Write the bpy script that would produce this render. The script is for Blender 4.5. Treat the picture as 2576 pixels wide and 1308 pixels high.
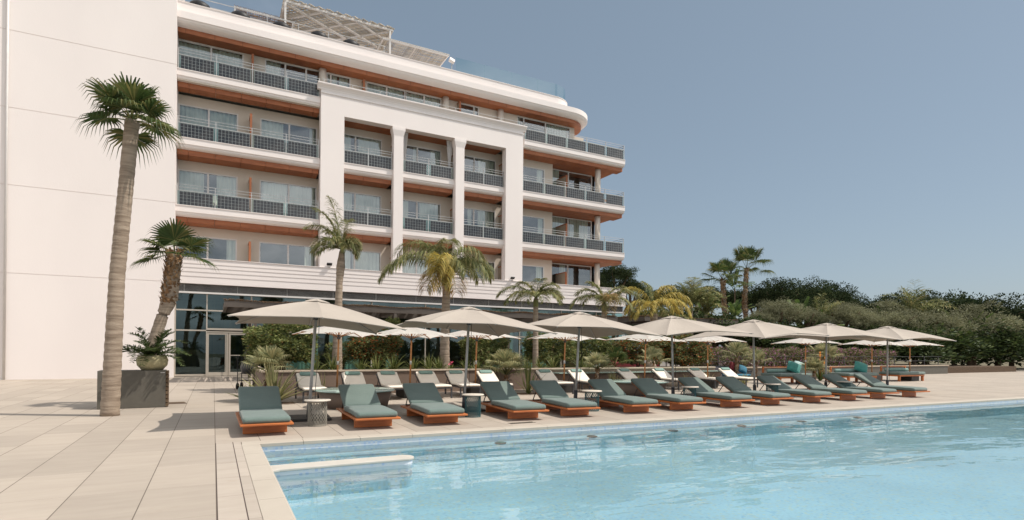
import bpy, bmesh, math, random
from mathutils import Vector, Matrix, noise
R = math.radians; PI = math.pi
sc = bpy.context.scene
for o in list(bpy.data.objects): bpy.data.objects.remove(o)
COL = sc.collection

# ---------------------------------------------------------------- camera
YAW, PITCH, ROLL = R(27.8), R(0.25), R(0.45)
f = Vector((math.sin(YAW)*math.cos(PITCH), math.cos(YAW)*math.cos(PITCH), math.sin(PITCH)))
r = Vector((math.cos(YAW), -math.sin(YAW), 0)); u = r.cross(f)
r2 = r*math.cos(ROLL)+u*math.sin(ROLL); u2 = -r*math.sin(ROLL)+u*math.cos(ROLL)
cd = bpy.data.cameras.new('camera'); cam = bpy.data.objects.new('camera', cd); COL.objects.link(cam)
cam.matrix_world = Matrix(((r2.x,u2.x,-f.x,0),(r2.y,u2.y,-f.y,0),(r2.z,u2.z,-f.z,1.5),(0,0,0,1)))
cd.sensor_width = 36; cd.lens = 1425/2576*36; cd.shift_y = (874-654)/2576; cd.clip_end = 3000
sc.camera = cam
# ---------------------------------------------------------------- sun and sky
SD = Vector((1.15, -0.62, 1.9)).normalized()
sl = bpy.data.lights.new('sun', 'SUN'); sl.energy = 4.0; sl.angle = R(0.55); sl.color = (1, 0.93, 0.84)
so = bpy.data.objects.new('sun', sl); COL.objects.link(so)
so.rotation_euler = (-SD).to_track_quat('-Z', 'Y').to_euler()
w = bpy.data.worlds.new('World'); sc.world = w; w.use_nodes = True
nt = w.node_tree; N = nt.nodes; Lk = nt.links; N.clear()
def nn(t, **k):
    n = N.new(t)
    for a, b in k.items(): setattr(n, a, b)
    return n
sky = nn('ShaderNodeTexSky', sky_type='NISHITA', sun_disc=False, sun_elevation=math.asin(SD.z), sun_rotation=math.atan2(SD.x, SD.y),
         air_density=1.0, dust_density=1.0, ozone_density=1.5, altitude=0)
hs = nn('ShaderNodeHueSaturation'); hs.inputs['Saturation'].default_value = 0.74; hs.inputs['Hue'].default_value = 0.487; hs.inputs['Value'].default_value = 1.0
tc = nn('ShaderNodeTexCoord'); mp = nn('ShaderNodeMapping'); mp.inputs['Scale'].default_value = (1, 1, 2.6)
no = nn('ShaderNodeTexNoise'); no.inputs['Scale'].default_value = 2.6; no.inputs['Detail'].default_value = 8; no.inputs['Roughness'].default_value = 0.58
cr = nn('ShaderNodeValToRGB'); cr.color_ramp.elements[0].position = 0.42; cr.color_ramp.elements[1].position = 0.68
sx = nn('ShaderNodeSeparateXYZ')
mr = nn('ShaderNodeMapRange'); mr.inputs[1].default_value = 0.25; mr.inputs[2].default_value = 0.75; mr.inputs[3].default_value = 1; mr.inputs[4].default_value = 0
# clouds gather behind the camera and to the left, brightened to add fill light
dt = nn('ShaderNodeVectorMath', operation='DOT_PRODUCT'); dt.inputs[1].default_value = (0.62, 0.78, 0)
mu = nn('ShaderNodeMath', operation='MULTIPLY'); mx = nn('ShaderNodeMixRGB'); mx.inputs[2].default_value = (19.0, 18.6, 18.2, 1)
bg = nn('ShaderNodeBackground'); bg.inputs[1].default_value = 0.094; wo = nn('ShaderNodeOutputWorld')
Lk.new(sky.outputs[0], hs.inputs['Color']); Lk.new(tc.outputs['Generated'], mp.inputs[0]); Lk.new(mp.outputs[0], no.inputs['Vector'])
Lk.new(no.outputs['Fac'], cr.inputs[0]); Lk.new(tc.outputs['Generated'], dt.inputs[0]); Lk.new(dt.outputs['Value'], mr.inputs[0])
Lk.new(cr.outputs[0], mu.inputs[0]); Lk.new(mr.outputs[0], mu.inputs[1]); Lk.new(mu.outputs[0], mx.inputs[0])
hz = nn('ShaderNodeMixRGB'); hz.inputs[0].default_value = 0.46; hz.inputs[2].default_value = (2.55, 3.3, 4.15, 1)   # even summer haze
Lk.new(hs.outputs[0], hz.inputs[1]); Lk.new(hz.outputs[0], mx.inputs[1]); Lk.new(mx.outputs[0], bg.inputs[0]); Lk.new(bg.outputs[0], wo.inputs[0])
sc.view_settings.view_transform = 'Standard'; sc.view_settings.look = 'None'; sc.view_settings.exposure = 0.17; sc.view_settings.gamma = 1
sc.cycles.max_bounces = 8; sc.cycles.transparent_max_bounces = 16; sc.cycles.glossy_bounces = 4; sc.cycles.transmission_bounces = 4
sc.cycles.caustics_reflective = False; sc.cycles.caustics_refractive = False

# ---------------------------------------------------------------- materials
def nodes(name):
    m = bpy.data.materials.new(name); m.use_nodes = True; t = m.node_tree; t.nodes.clear()
    def n(ty, **k):
        x = t.nodes.new(ty)
        for a, b in k.items():
            if a.startswith('i_'):
                key = a[2:]; key = int(key) if key.isdigit() else key.replace('_', ' ')
                x.inputs[key].default_value = b
            else: setattr(x, a, b)
        return x
    return m, n, t.links.new
def c4(c): return (c[0], c[1], c[2], 1)
def mat(name, c, c2=None, rough=0.7, scale=6, bump=0.0, bscale=60, metal=0.0, stretch=None, spec=0.3, trans=0.0, island=0.0, coord='Object', detail=5, sheen=0.0):
    m, n, l = nodes(name)
    b = n('ShaderNodeBsdfPrincipled', i_Roughness=rough, i_Metallic=metal); b.inputs['Specular IOR Level'].default_value = spec
    if sheen: b.inputs['Sheen Weight'].default_value = sheen
    tcn = n('ShaderNodeTexCoord'); mpn = n('ShaderNodeMapping')
    if stretch: mpn.inputs['Scale'].default_value = stretch
    l(tcn.outputs[coord], mpn.inputs[0])
    ns = n('ShaderNodeTexNoise', i_Scale=scale, i_Detail=detail); l(mpn.outputs[0], ns.inputs['Vector'])
    rp = n('ShaderNodeValToRGB'); rp.color_ramp.elements[0].position = 0.32; rp.color_ramp.elements[1].position = 0.68
    rp.color_ramp.elements[0].color = c4(c); rp.color_ramp.elements[1].color = c4(c2 or c)
    l(ns.outputs['Fac'], rp.inputs[0]); out = rp.outputs[0]
    if island:
        g = n('ShaderNodeNewGeometry'); h = n('ShaderNodeHueSaturation'); q = n('ShaderNodeMapRange', i_3=1-island, i_4=1+island)
        l(g.outputs['Random Per Island'], q.inputs[0]); l(q.outputs[0], h.inputs['Value']); l(out, h.inputs['Color']); out = h.outputs[0]
    l(out, b.inputs['Base Color'])
    if bump:
        nb = n('ShaderNodeTexNoise', i_Scale=bscale, i_Detail=4); l(mpn.outputs[0], nb.inputs['Vector'])
        bp = n('ShaderNodeBump', i_Strength=bump, i_Distance=0.02); l(nb.outputs['Fac'], bp.inputs['Height']); l(bp.outputs[0], b.inputs['Normal'])
    o = n('ShaderNodeOutputMaterial')
    if trans:
        tr = n('ShaderNodeBsdfTranslucent'); l(out, tr.inputs['Color']); mi = n('ShaderNodeMixShader', i_0=trans)
        l(b.outputs[0], mi.inputs[1]); l(tr.outputs[0], mi.inputs[2]); l(mi.outputs[0], o.inputs[0])
    else: l(b.outputs[0], o.inputs[0])
    return m
def leafmat(name, cols, rough=0.55, trans=0.3, spec=0.25):
    m, n, l = nodes(name)
    g = n('ShaderNodeNewGeometry'); rp = n('ShaderNodeValToRGB'); e = rp.color_ramp.elements
    for i, (p, c) in enumerate(cols):
        x = e[i] if i < 2 else e.new(p)
        x.position = p; x.color = c4(c)
    tcn = n('ShaderNodeTexCoord'); ns = n('ShaderNodeTexNoise', i_Scale=1.7, i_Detail=3); l(tcn.outputs['Object'], ns.inputs['Vector'])
    hv = n('ShaderNodeHueSaturation'); mrn = n('ShaderNodeMapRange', i_1=0.35, i_2=0.65, i_3=0.75, i_4=1.25); l(ns.outputs['Fac'], mrn.inputs[0]); l(mrn.outputs[0], hv.inputs['Value'])
    l(g.outputs['Random Per Island'], rp.inputs[0]); l(rp.outputs[0], hv.inputs['Color'])
    b = n('ShaderNodeBsdfPrincipled', i_Roughness=rough); b.inputs['Specular IOR Level'].default_value = spec
    l(hv.outputs[0], b.inputs['Base Color']); tr = n('ShaderNodeBsdfTranslucent'); l(hv.outputs[0], tr.inputs['Color'])
    mi = n('ShaderNodeMixShader', i_0=trans); l(b.outputs[0], mi.inputs[1]); l(tr.outputs[0], mi.inputs[2])
    o = n('ShaderNodeOutputMaterial'); l(mi.outputs[0], o.inputs[0]); return m
def glassmat(name, tint, ior=1.5, k=(1,1,1), rough=0.0, wav=0.0):
    m, n, l = nodes(name)
    tr = n('ShaderNodeBsdfTransparent', i_Color=c4(tint)); gl = n('ShaderNodeBsdfGlossy', i_Roughness=rough); gl.inputs['Color'].default_value = c4(k)
    fr = n('ShaderNodeFresnel'); gg = n('ShaderNodeNewGeometry'); mq = n('ShaderNodeMapRange', i_3=ior, i_4=1/ior); l(gg.outputs['Backfacing'], mq.inputs[0]); l(mq.outputs[0], fr.inputs[0]); mi = n('ShaderNodeMixShader'); l(fr.outputs[0], mi.inputs[0]); l(tr.outputs[0], mi.inputs[1]); l(gl.outputs[0], mi.inputs[2])
    if wav:
        tcn = n('ShaderNodeTexCoord'); ns = n('ShaderNodeTexNoise', i_Scale=0.8, i_Detail=1); l(tcn.outputs['Object'], ns.inputs['Vector'])
        bp = n('ShaderNodeBump', i_Strength=wav, i_Distance=0.02); l(ns.outputs['Fac'], bp.inputs['Height']); l(bp.outputs[0], gl.inputs['Normal'])
    o = n('ShaderNodeOutputMaterial'); l(mi.outputs[0], o.inputs[0]); return m
M = {}
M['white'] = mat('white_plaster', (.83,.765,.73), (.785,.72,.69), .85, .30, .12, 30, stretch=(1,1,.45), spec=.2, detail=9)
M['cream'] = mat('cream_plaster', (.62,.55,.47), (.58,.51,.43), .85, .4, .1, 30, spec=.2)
M['wood_pan'] = mat('copper_panel', (.38,.13,.050), (.29,.092,.036), .5, 1.6, .05, 20, stretch=(1,1,6), spec=.4)
M['fin'] = mat('divider_wood', (.36,.13,.06), (.28,.10,.045), .6, 3, stretch=(1,1,.3))
M['finside'] = mat('divider_infill', (.35,.29,.22), (.30,.25,.19), .8, 8)
M['alu'] = mat('white_frame', (.66,.63,.60), (.60,.57,.55), .45, 3, spec=.5)
M['steel'] = mat('steel_rail', (.52,.51,.49), (.45,.44,.42), .35, 3, metal=.6)
M['champ'] = mat('champagne_frame', (.50,.45,.38), (.45,.40,.34), .45, 3, metal=.3)
M['louvre'] = mat('louvre', (.50,.48,.45), (.42,.40,.38), .5, 2)
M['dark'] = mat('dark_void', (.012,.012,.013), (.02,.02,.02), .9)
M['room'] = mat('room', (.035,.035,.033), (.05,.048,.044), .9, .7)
M['lobby'] = mat('lobby_wall', (.03,.035,.035), (.16,.085,.03), .7, .9, stretch=(3,1,.2))
def curtainmat():
    m, n, l = nodes('curtain'); tcn = n('ShaderNodeTexCoord'); b = n('ShaderNodeBsdfPrincipled', i_Roughness=.9)
    ns = n('ShaderNodeTexNoise', i_Scale=2.0); l(tcn.outputs['Object'], ns.inputs['Vector']); rp = n('ShaderNodeValToRGB')
    rp.color_ramp.elements[0].color = (.44,.46,.41,1); rp.color_ramp.elements[1].color = (.62,.62,.56,1); l(ns.outputs['Fac'], rp.inputs[0]); l(rp.outputs[0], b.inputs['Base Color'])
    o = n('ShaderNodeOutputMaterial'); l(b.outputs[0], o.inputs[0]); return m
M['curtain'] = curtainmat()
M['glass'] = glassmat('window_glass', (.80,.86,.83), 2.4, (.88,.95,1), wav=.25)
M['glass_lo'] = glassmat('shopfront_glass', (.42,.62,.58), 1.85, (.62,.84,.90), wav=.3)
M['glass_rail'] = glassmat('clear_glass', (.80,.90,.88), 1.5)
M['glass_top'] = glassmat('roof_glass', (.72,.86,.86), 1.7)
M['tableglass'] = mat('frosted_green_glass', (.40,.52,.46), (.34,.46,.41), .12, 3, spec=.6)
def pvmat():
    m, n, l = nodes('solar_cells'); tcn = n('ShaderNodeTexCoord'); sp = n('ShaderNodeSeparateXYZ'); l(tcn.outputs['Object'], sp.inputs[0])
    def line(src, per, wd):
        a = n('ShaderNodeMath', operation='DIVIDE', i_1=per); l(src, a.inputs[0]); b = n('ShaderNodeMath', operation='FRACT'); l(a.outputs[0], b.inputs[0])
        c = n('ShaderNodeMath', operation='SUBTRACT', i_1=.5); l(b.outputs[0], c.inputs[0]); d = n('ShaderNodeMath', operation='ABSOLUTE'); l(c.outputs[0], d.inputs[0])
        e = n('ShaderNodeMath', operation='GREATER_THAN', i_1=.5-wd/per/2); l(d.outputs[0], e.inputs[0]); return e.outputs[0]
    a = line(sp.outputs[0], .166, .012); b = line(sp.outputs[2], .166, .010); c = line(sp.outputs[2], .0553, .0035)
    q = n('ShaderNodeMath', operation='MAXIMUM'); l(a, q.inputs[0]); l(b, q.inputs[1])
    q2 = n('ShaderNodeMath', operation='MULTIPLY', i_1=.55); l(c, q2.inputs[0]); q3 = n('ShaderNodeMath', operation='MAXIMUM'); l(q.outputs[0], q3.inputs[0]); l(q2.outputs[0], q3.inputs[1])
    ns = n('ShaderNodeTexNoise', i_Scale=1.5); l(tcn.outputs['Object'], ns.inputs['Vector']); rp = n('ShaderNodeValToRGB')
    rp.color_ramp.elements[0].position=.35; rp.color_ramp.elements[1].position=.7
    rp.color_ramp.elements[0].color = (.008,.011,.018,1); rp.color_ramp.elements[1].color = (.035,.032,.034,1); l(ns.outputs['Fac'], rp.inputs[0])
    mi = n('ShaderNodeMixRGB'); l(q3.outputs[0], mi.inputs[0]); l(rp.outputs[0], mi.inputs[1]); mi.inputs[2].default_value = (.31,.34,.335,1)
    bb = n('ShaderNodeBsdfPrincipled', i_Roughness=.12); bb.inputs['Specular IOR Level'].default_value = .45; l(mi.outputs[0], bb.inputs['Base Color'])
    o = n('ShaderNodeOutputMaterial'); l(bb.outputs[0], o.inputs[0]); return m
M['pv'] = pvmat()
def gridmat(name, base, base2, grout, gx, ox, gy, oy, wx, wy, rough=.8, tint=.06, bump=.08):
    m, n, l = nodes(name); g = n('ShaderNodeNewGeometry'); sp = n('ShaderNodeSeparateXYZ'); l(g.outputs['Position'], sp.inputs[0])
    def prep(src, per, off):
        a = n('ShaderNodeMath', operation='SUBTRACT', i_1=off); l(src, a.inputs[0]); b = n('ShaderNodeMath', operation='DIVIDE', i_1=per); l(a.outputs[0], b.inputs[0]); return b.outputs[0]
    def line(src, wd, per):
        b = n('ShaderNodeMath', operation='FRACT'); l(src, b.inputs[0]); c = n('ShaderNodeMath', operation='SUBTRACT', i_1=.5); l(b.outputs[0], c.inputs[0])
        d = n('ShaderNodeMath', operation='ABSOLUTE'); l(c.outputs[0], d.inputs[0]); e = n('ShaderNodeMath', operation='GREATER_THAN', i_1=.5-wd/per/2); l(d.outputs[0], e.inputs[0]); return e.outputs[0]
    px = prep(sp.outputs[0], gx, ox); py = prep(sp.outputs[1], gy, oy)
    lx = line(px, wx, gx); ly = line(py, wy, gy); ly2 = n('ShaderNodeMath', operation='MULTIPLY', i_1=.6); l(ly, ly2.inputs[0])
    q = n('ShaderNodeMath', operation='MAXIMUM'); l(lx, q.inputs[0]); l(ly2.outputs[0], q.inputs[1])
    fx = n('ShaderNodeMath', operation='FLOOR'); l(px, fx.inputs[0]); fy = n('ShaderNodeMath', operation='FLOOR'); l(py, fy.inputs[0])
    cb = n('ShaderNodeCombineXYZ'); l(fx.outputs[0], cb.inputs[0]); l(fy.outputs[0], cb.inputs[1]); wn = n('ShaderNodeTexWhiteNoise'); l(cb.outputs[0], wn.inputs['Vector'])
    mpn = n('ShaderNodeMapping'); mpn.inputs['Scale'].default_value = (.5, 2.2, 1); l(g.outputs['Position'], mpn.inputs[0])
    ns = n('ShaderNodeTexNoise', i_Scale=2.3, i_Detail=8, i_Roughness=.65); l(mpn.outputs[0], ns.inputs['Vector'])
    rp = n('ShaderNodeValToRGB'); rp.color_ramp.elements[0].position=.3; rp.color_ramp.elements[1].position=.7; rp.color_ramp.elements[0].color = c4(base); rp.color_ramp.elements[1].color = c4(base2); l(ns.outputs['Fac'], rp.inputs[0])
    h = n('ShaderNodeHueSaturation'); mrn = n('ShaderNodeMapRange', i_3=1-tint, i_4=1+tint); l(wn.outputs[0], mrn.inputs[0]); l(mrn.outputs[0], h.inputs['Value']); l(rp.outputs[0], h.inputs['Color'])
    # sparse stains
    n2 = n('ShaderNodeTexNoise', i_Scale=1.1, i_Detail=6, i_Roughness=.7); l(g.outputs['Position'], n2.inputs['Vector']); r3 = n('ShaderNodeMapRange', i_1=.62, i_2=.8, i_3=0, i_4=.35); l(n2.outputs['Fac'], r3.inputs[0])
    st = n('ShaderNodeMixRGB', blend_type='MULTIPLY'); l(r3.outputs[0], st.inputs[0]); l(h.outputs[0], st.inputs[1]); st.inputs[2].default_value = (.72,.62,.5,1)
    mi = n('ShaderNodeMixRGB'); l(q.outputs[0], mi.inputs[0]); l(st.outputs[0], mi.inputs[1]); mi.inputs[2].default_value = c4(grout)
    b = n('ShaderNodeBsdfPrincipled', i_Roughness=rough); l(mi.outputs[0], b.inputs['Base Color']); b.inputs['Specular IOR Level'].default_value = .25
    nb = n('ShaderNodeTexNoise', i_Scale=70, i_Detail=3); l(g.outputs['Position'], nb.inputs['Vector']); bp = n('ShaderNodeBump', i_Strength=bump, i_Distance=.01); l(nb.outputs['Fac'], bp.inputs['Height']); l(bp.outputs[0], b.inputs['Normal'])
    o = n('ShaderNodeOutputMaterial'); l(b.outputs[0], o.inputs[0]); return m
M['deck'] = gridmat('deck_paving', (.345,.296,.247), (.395,.342,.285), (.13,.105,.085), .65, .04, 1.3, .55, .010, .004, tint=.085)
M['border'] = gridmat('pool_border_paving', (.365,.315,.265), (.43,.375,.32), (.07,.05,.045), .24, .045, .925, .83, .011, .005, tint=.07)
M['divider'] = mat('pale_coping', (.52,.485,.43), (.46,.43,.38), .7, 3)
M['coping'] = mat('coping_stone', (.46,.41,.345), (.41,.36,.30), .75, 1.2, .1, 50)
def mosaic():
    m, n, l = nodes('pool_mosaic'); g = n('ShaderNodeNewGeometry'); sp = n('ShaderNodeVectorMath', operation='SCALE'); sp.inputs['Scale'].default_value = 30; l(g.outputs['Position'], sp.inputs[0])
    fl = n('ShaderNodeVectorMath', operation='FLOOR'); l(sp.outputs[0], fl.inputs[0]); wn = n('ShaderNodeTexWhiteNoise'); l(fl.outputs[0], wn.inputs['Vector'])
    rp = n('ShaderNodeValToRGB'); e = rp.color_ramp.elements; e[0].position=0; e[0].color=(.44,.66,.76,1); e[1].position=.62; e[1].color=(.50,.71,.80,1)
    x = e.new(.74); x.color=(.42,.62,.73,1); x = e.new(.88); x.color=(.62,.70,.60,1); x = e.new(.97); x.color=(.34,.56,.72,1)
    l(wn.outputs[0], rp.inputs[0]); ns = n('ShaderNodeTexNoise', i_Scale=.5, i_Detail=4); l(g.outputs['Position'], ns.inputs['Vector'])
    h = n('ShaderNodeHueSaturation'); q = n('ShaderNodeMapRange', i_1=.3, i_2=.7, i_3=.9, i_4=1.1); l(ns.outputs['Fac'], q.inputs[0]); l(q.outputs[0], h.inputs['Value']); l(rp.outputs[0], h.inputs['Color'])
    b = n('ShaderNodeBsdfPrincipled', i_Roughness=.5); l(h.outputs[0], b.inputs['Base Color']); o = n('ShaderNodeOutputMaterial'); l(b.outputs[0], o.inputs[0]); return m
M['mosaic'] = mosaic()
def rimtile():
    m, n, l = nodes('waterline_tile'); g = n('ShaderNodeNewGeometry'); sp = n('ShaderNodeVectorMath', operation='SCALE'); sp.inputs['Scale'].default_value = 26; l(g.outputs['Position'], sp.inputs[0])
    fl = n('ShaderNodeVectorMath', operation='FLOOR'); l(sp.outputs[0], fl.inputs[0]); wn = n('ShaderNodeTexWhiteNoise'); l(fl.outputs[0], wn.inputs['Vector'])
    rp = n('ShaderNodeValToRGB'); e = rp.color_ramp.elements; e[0].position=0; e[0].color=(.70,.70,.71,1); e[1].position=.8; e[1].color=(.64,.66,.72,1); x=e.new(.93); x.color=(.50,.57,.72,1)
    l(wn.outputs[0], rp.inputs[0]); b = n('ShaderNodeBsdfPrincipled', i_Roughness=.35); l(rp.outputs[0], b.inputs['Base Color']); o = n('ShaderNodeOutputMaterial'); l(b.outputs[0], o.inputs[0]); return m
M['rimtile'] = rimtile()
def water():
    m, n, l = nodes('pool_water'); g = n('ShaderNodeNewGeometry'); mpn = n('ShaderNodeMapping'); mpn.inputs['Rotation'].default_value = (0,0,R(-28)); mpn.inputs['Scale'].default_value = (.55, 1.5, 1); l(g.outputs['Position'], mpn.inputs[0])
    n1 = n('ShaderNodeTexNoise', i_Scale=1.1, i_Detail=2.5, i_Roughness=.5); l(mpn.outputs[0], n1.inputs['Vector']); n2 = n('ShaderNodeTexNoise', i_Scale=6.5, i_Detail=2); l(mpn.outputs[0], n2.inputs['Vector'])
    ad = n('ShaderNodeMath', operation='MULTIPLY_ADD', i_1=.03); l(n2.outputs['Fac'], ad.inputs[0]); l(n1.outputs['Fac'], ad.inputs[2])
    bp = n('ShaderNodeBump', i_Strength=1.0, i_Distance=.022); l(ad.outputs[0], bp.inputs['Height'])
    tr = n('ShaderNodeBsdfTransparent', i_Color=(.84,.95,.985,1)); gl = n('ShaderNodeBsdfGlossy', i_Roughness=0.0); l(bp.outputs[0], gl.inputs['Normal'])
    fr = n('ShaderNodeFresnel', i_IOR=1.62); l(bp.outputs[0], fr.inputs['Normal']); mi = n('ShaderNodeMixShader'); l(fr.outputs[0], mi.inputs[0]); l(tr.outputs[0], mi.inputs[1]); l(gl.outputs[0], mi.inputs[2])
    o = n('ShaderNodeOutputMaterial'); l(mi.outputs[0], o.inputs[0]); return m
M['water'] = water()
M['brown'] = mat('brown_render', (.225,.165,.13), (.19,.138,.108), .85, .7, .1, 40)
M['capstone'] = mat('wall_coping', (.50,.41,.32), (.44,.36,.28), .75, 2)
M['soil'] = mat('soil', (.07,.045,.03), (.12,.08,.05), .95, 9, .4, 30)
M['ground'] = mat('garden_ground', (.10,.09,.05), (.16,.13,.08), .95, 1.5, .3, 10)
M['teak'] = mat('teak', (.50,.155,.040), (.36,.10,.026), .42, 5, .05, 40, stretch=(.6,4,4), spec=.45)
M['teakx'] = mat('teak_plank', (.52,.175,.05), (.40,.12,.033), .45, 5, .05, 40, stretch=(4,.6,4), spec=.45)
M['green'] = mat('green_fabric', (.120,.162,.146), (.140,.184,.166), .8, 3, .25, 14, sheen=.2, spec=.2)
M['teal'] = mat('teal_fabric', (.03,.165,.145), (.04,.20,.175), .7, 5, .2, 18, sheen=.2, spec=.2)
M['aqua'] = mat('pale_aqua_fabric', (.42,.55,.53), (.36,.49,.47), .8, 5, .3, 18, spec=.2)
M['beige'] = mat('off_white_fabric', (.70,.64,.56), (.74,.68,.60), .85, 3, .2, 25, spec=.2)
M['pillow'] = mat('pillow_green', (.17,.265,.235), (.195,.29,.262), .8, 4, .25, 20, spec=.2)
M['charcoal'] = mat('charcoal_metal', (.055,.055,.06), (.07,.07,.075), .45, 4, spec=.4)
M['black'] = mat('black', (.012,.012,.014), (.02,.02,.022), .5, 4)
M['poleg'] = mat('grey_pole', (.47,.46,.44), (.40,.39,.375), .4, 3, metal=0)
M['polew'] = mat('wood_pole', (.42,.19,.07), (.36,.15,.05), .5, 4, stretch=(3,3,.3))
M['canvas'] = mat('taupe_canvas', (.43,.378,.325), (.47,.415,.357), .85, 1.2, .1, 60, trans=.13, spec=.15)
M['canvasw'] = mat('white_canvas', (.86,.84,.81), (.90,.88,.85), .85, 1.2, .1, 60, trans=.72, spec=.15)
M['basketg'] = mat('grey_weave', (.36,.34,.29), (.30,.28,.24), .6)
M['basketb'] = mat('teal_weave', (.045,.115,.13), (.06,.14,.15), .5)
M['tabletop'] = mat('stone_top', (.62,.56,.48), (.56,.50,.43), .6, 4)
M['reed'] = mat('reed', (.26,.17,.10), (.13,.085,.055), .9, 5, island=.35)
M['reedw'] = mat('pale_reed', (.52,.46,.38), (.44,.38,.31), .9, 5, island=.3)
M['bronze'] = mat('bronze_steel', (.085,.07,.06), (.105,.088,.075), .55, 2)
M['sheer'] = mat('sheer_curtain', (.75,.72,.70), (.80,.77,.75), .9, 3, trans=.4)
M['trunk'] = mat('palm_trunk', (.22,.165,.12), (.40,.32,.245), .9, 2.2, .8, 12, stretch=(1,1,9))
M['boots'] = mat('palm_boots', (.17,.09,.045), (.34,.22,.12), .95, 3, .4, 20, island=.45)
M['bark'] = mat('bark', (.10,.065,.04), (.16,.11,.07), .95, 8, .5, 25)
M['feather'] = leafmat('feather_frond', [(0,(.11,.135,.05)),(.5,(.20,.215,.085)),(.85,(.31,.29,.12)),(1,(.42,.33,.15))])
M['feathery'] = leafmat('yellow_frond', [(0,(.28,.245,.06)),(.5,(.46,.37,.09)),(1,(.62,.46,.13))])
M['featherd'] = leafmat('dry_frond', [(0,(.25,.20,.08)),(.6,(.38,.27,.10)),(1,(.42,.20,.07))])
M['fan'] = leafmat('fan_frond', [(0,(.035,.065,.018)),(.6,(.075,.105,.03)),(1,(.19,.17,.06))])
M['fansilver'] = leafmat('silver_fan', [(0,(.20,.22,.11)),(.6,(.32,.31,.16)),(1,(.44,.38,.20))])
M['shrub'] = leafmat('shrub_leaf', [(0,(.06,.085,.025)),(.45,(.135,.165,.052)),(.93,(.30,.31,.11)),(1,(.26,.13,.05))])
M['shrubo'] = leafmat('orange_shrub_leaf', [(0,(.06,.08,.025)),(.5,(.14,.155,.05)),(.84,(.24,.23,.08)),(.89,(.42,.12,.03)),(1,(.40,.085,.03))])
M['olive'] = leafmat('olive_leaf', [(0,(.13,.135,.07)),(.6,(.22,.22,.125)),(1,(.33,.32,.20))])
M['pine'] = leafmat('pine_leaf', [(0,(.016,.028,.014)),(.6,(.036,.055,.022)),(1,(.085,.10,.04))], trans=.15, rough=.75, spec=.08)
M['thicket'] = leafmat('thicket_leaf', [(0,(.02,.035,.012)),(.6,(.05,.08,.024)),(1,(.12,.15,.05))], trans=.2, rough=.6)
M['banana'] = leafmat('banana_leaf', [(0,(.05,.09,.02)),(.6,(.09,.14,.035)),(1,(.16,.18,.06))])
M['sword'] = leafmat('sword_leaf', [(0,(.22,.23,.10)),(.6,(.36,.345,.17)),(1,(.52,.46,.27))])
M['strap'] = leafmat('strap_leaf', [(0,(.06,.09,.025)),(.6,(.14,.17,.05)),(1,(.28,.27,.10))])
M['cycad'] = leafmat('cycad_leaf', [(0,(.035,.06,.02)),(.7,(.07,.10,.03)),(1,(.13,.15,.06))])
M['boug'] = leafmat('bougainvillea', [(0,(.07,.09,.03)),(.5,(.17,.175,.07)),(.82,(.27,.23,.11)),(.875,(.48,.18,.33)),(1,(.56,.25,.42))])
M['pink'] = mat('pink_petal', (.75,.10,.18), (.85,.2,.3), .6)
M['orange'] = mat('orange_petal', (.80,.22,.03), (.9,.35,.05), .6)
M['pot'] = mat('woven_pot', (.45,.40,.24), (.35,.31,.18), .8, 30, .8, 60)
M['boxgrey'] = mat('grey_cladding', (.105,.095,.08), (.12,.11,.09), .6)
M['red'] = mat('red_fabric', (.16,.022,.03), (.20,.03,.035), .8)
M['blue'] = mat('blue_fabric', (.03,.13,.20), (.045,.17,.25), .8)
M['shell'] = mat('grey_wicker', (.30,.27,.28), (.24,.22,.23), .7, 40, .5, 60)
M['plate'] = mat('slate_plate', (.045,.042,.04), (.06,.056,.05), .6)
M['drain'] = mat('drain_cover', (.10,.085,.065), (.13,.11,.09), .6)

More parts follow.
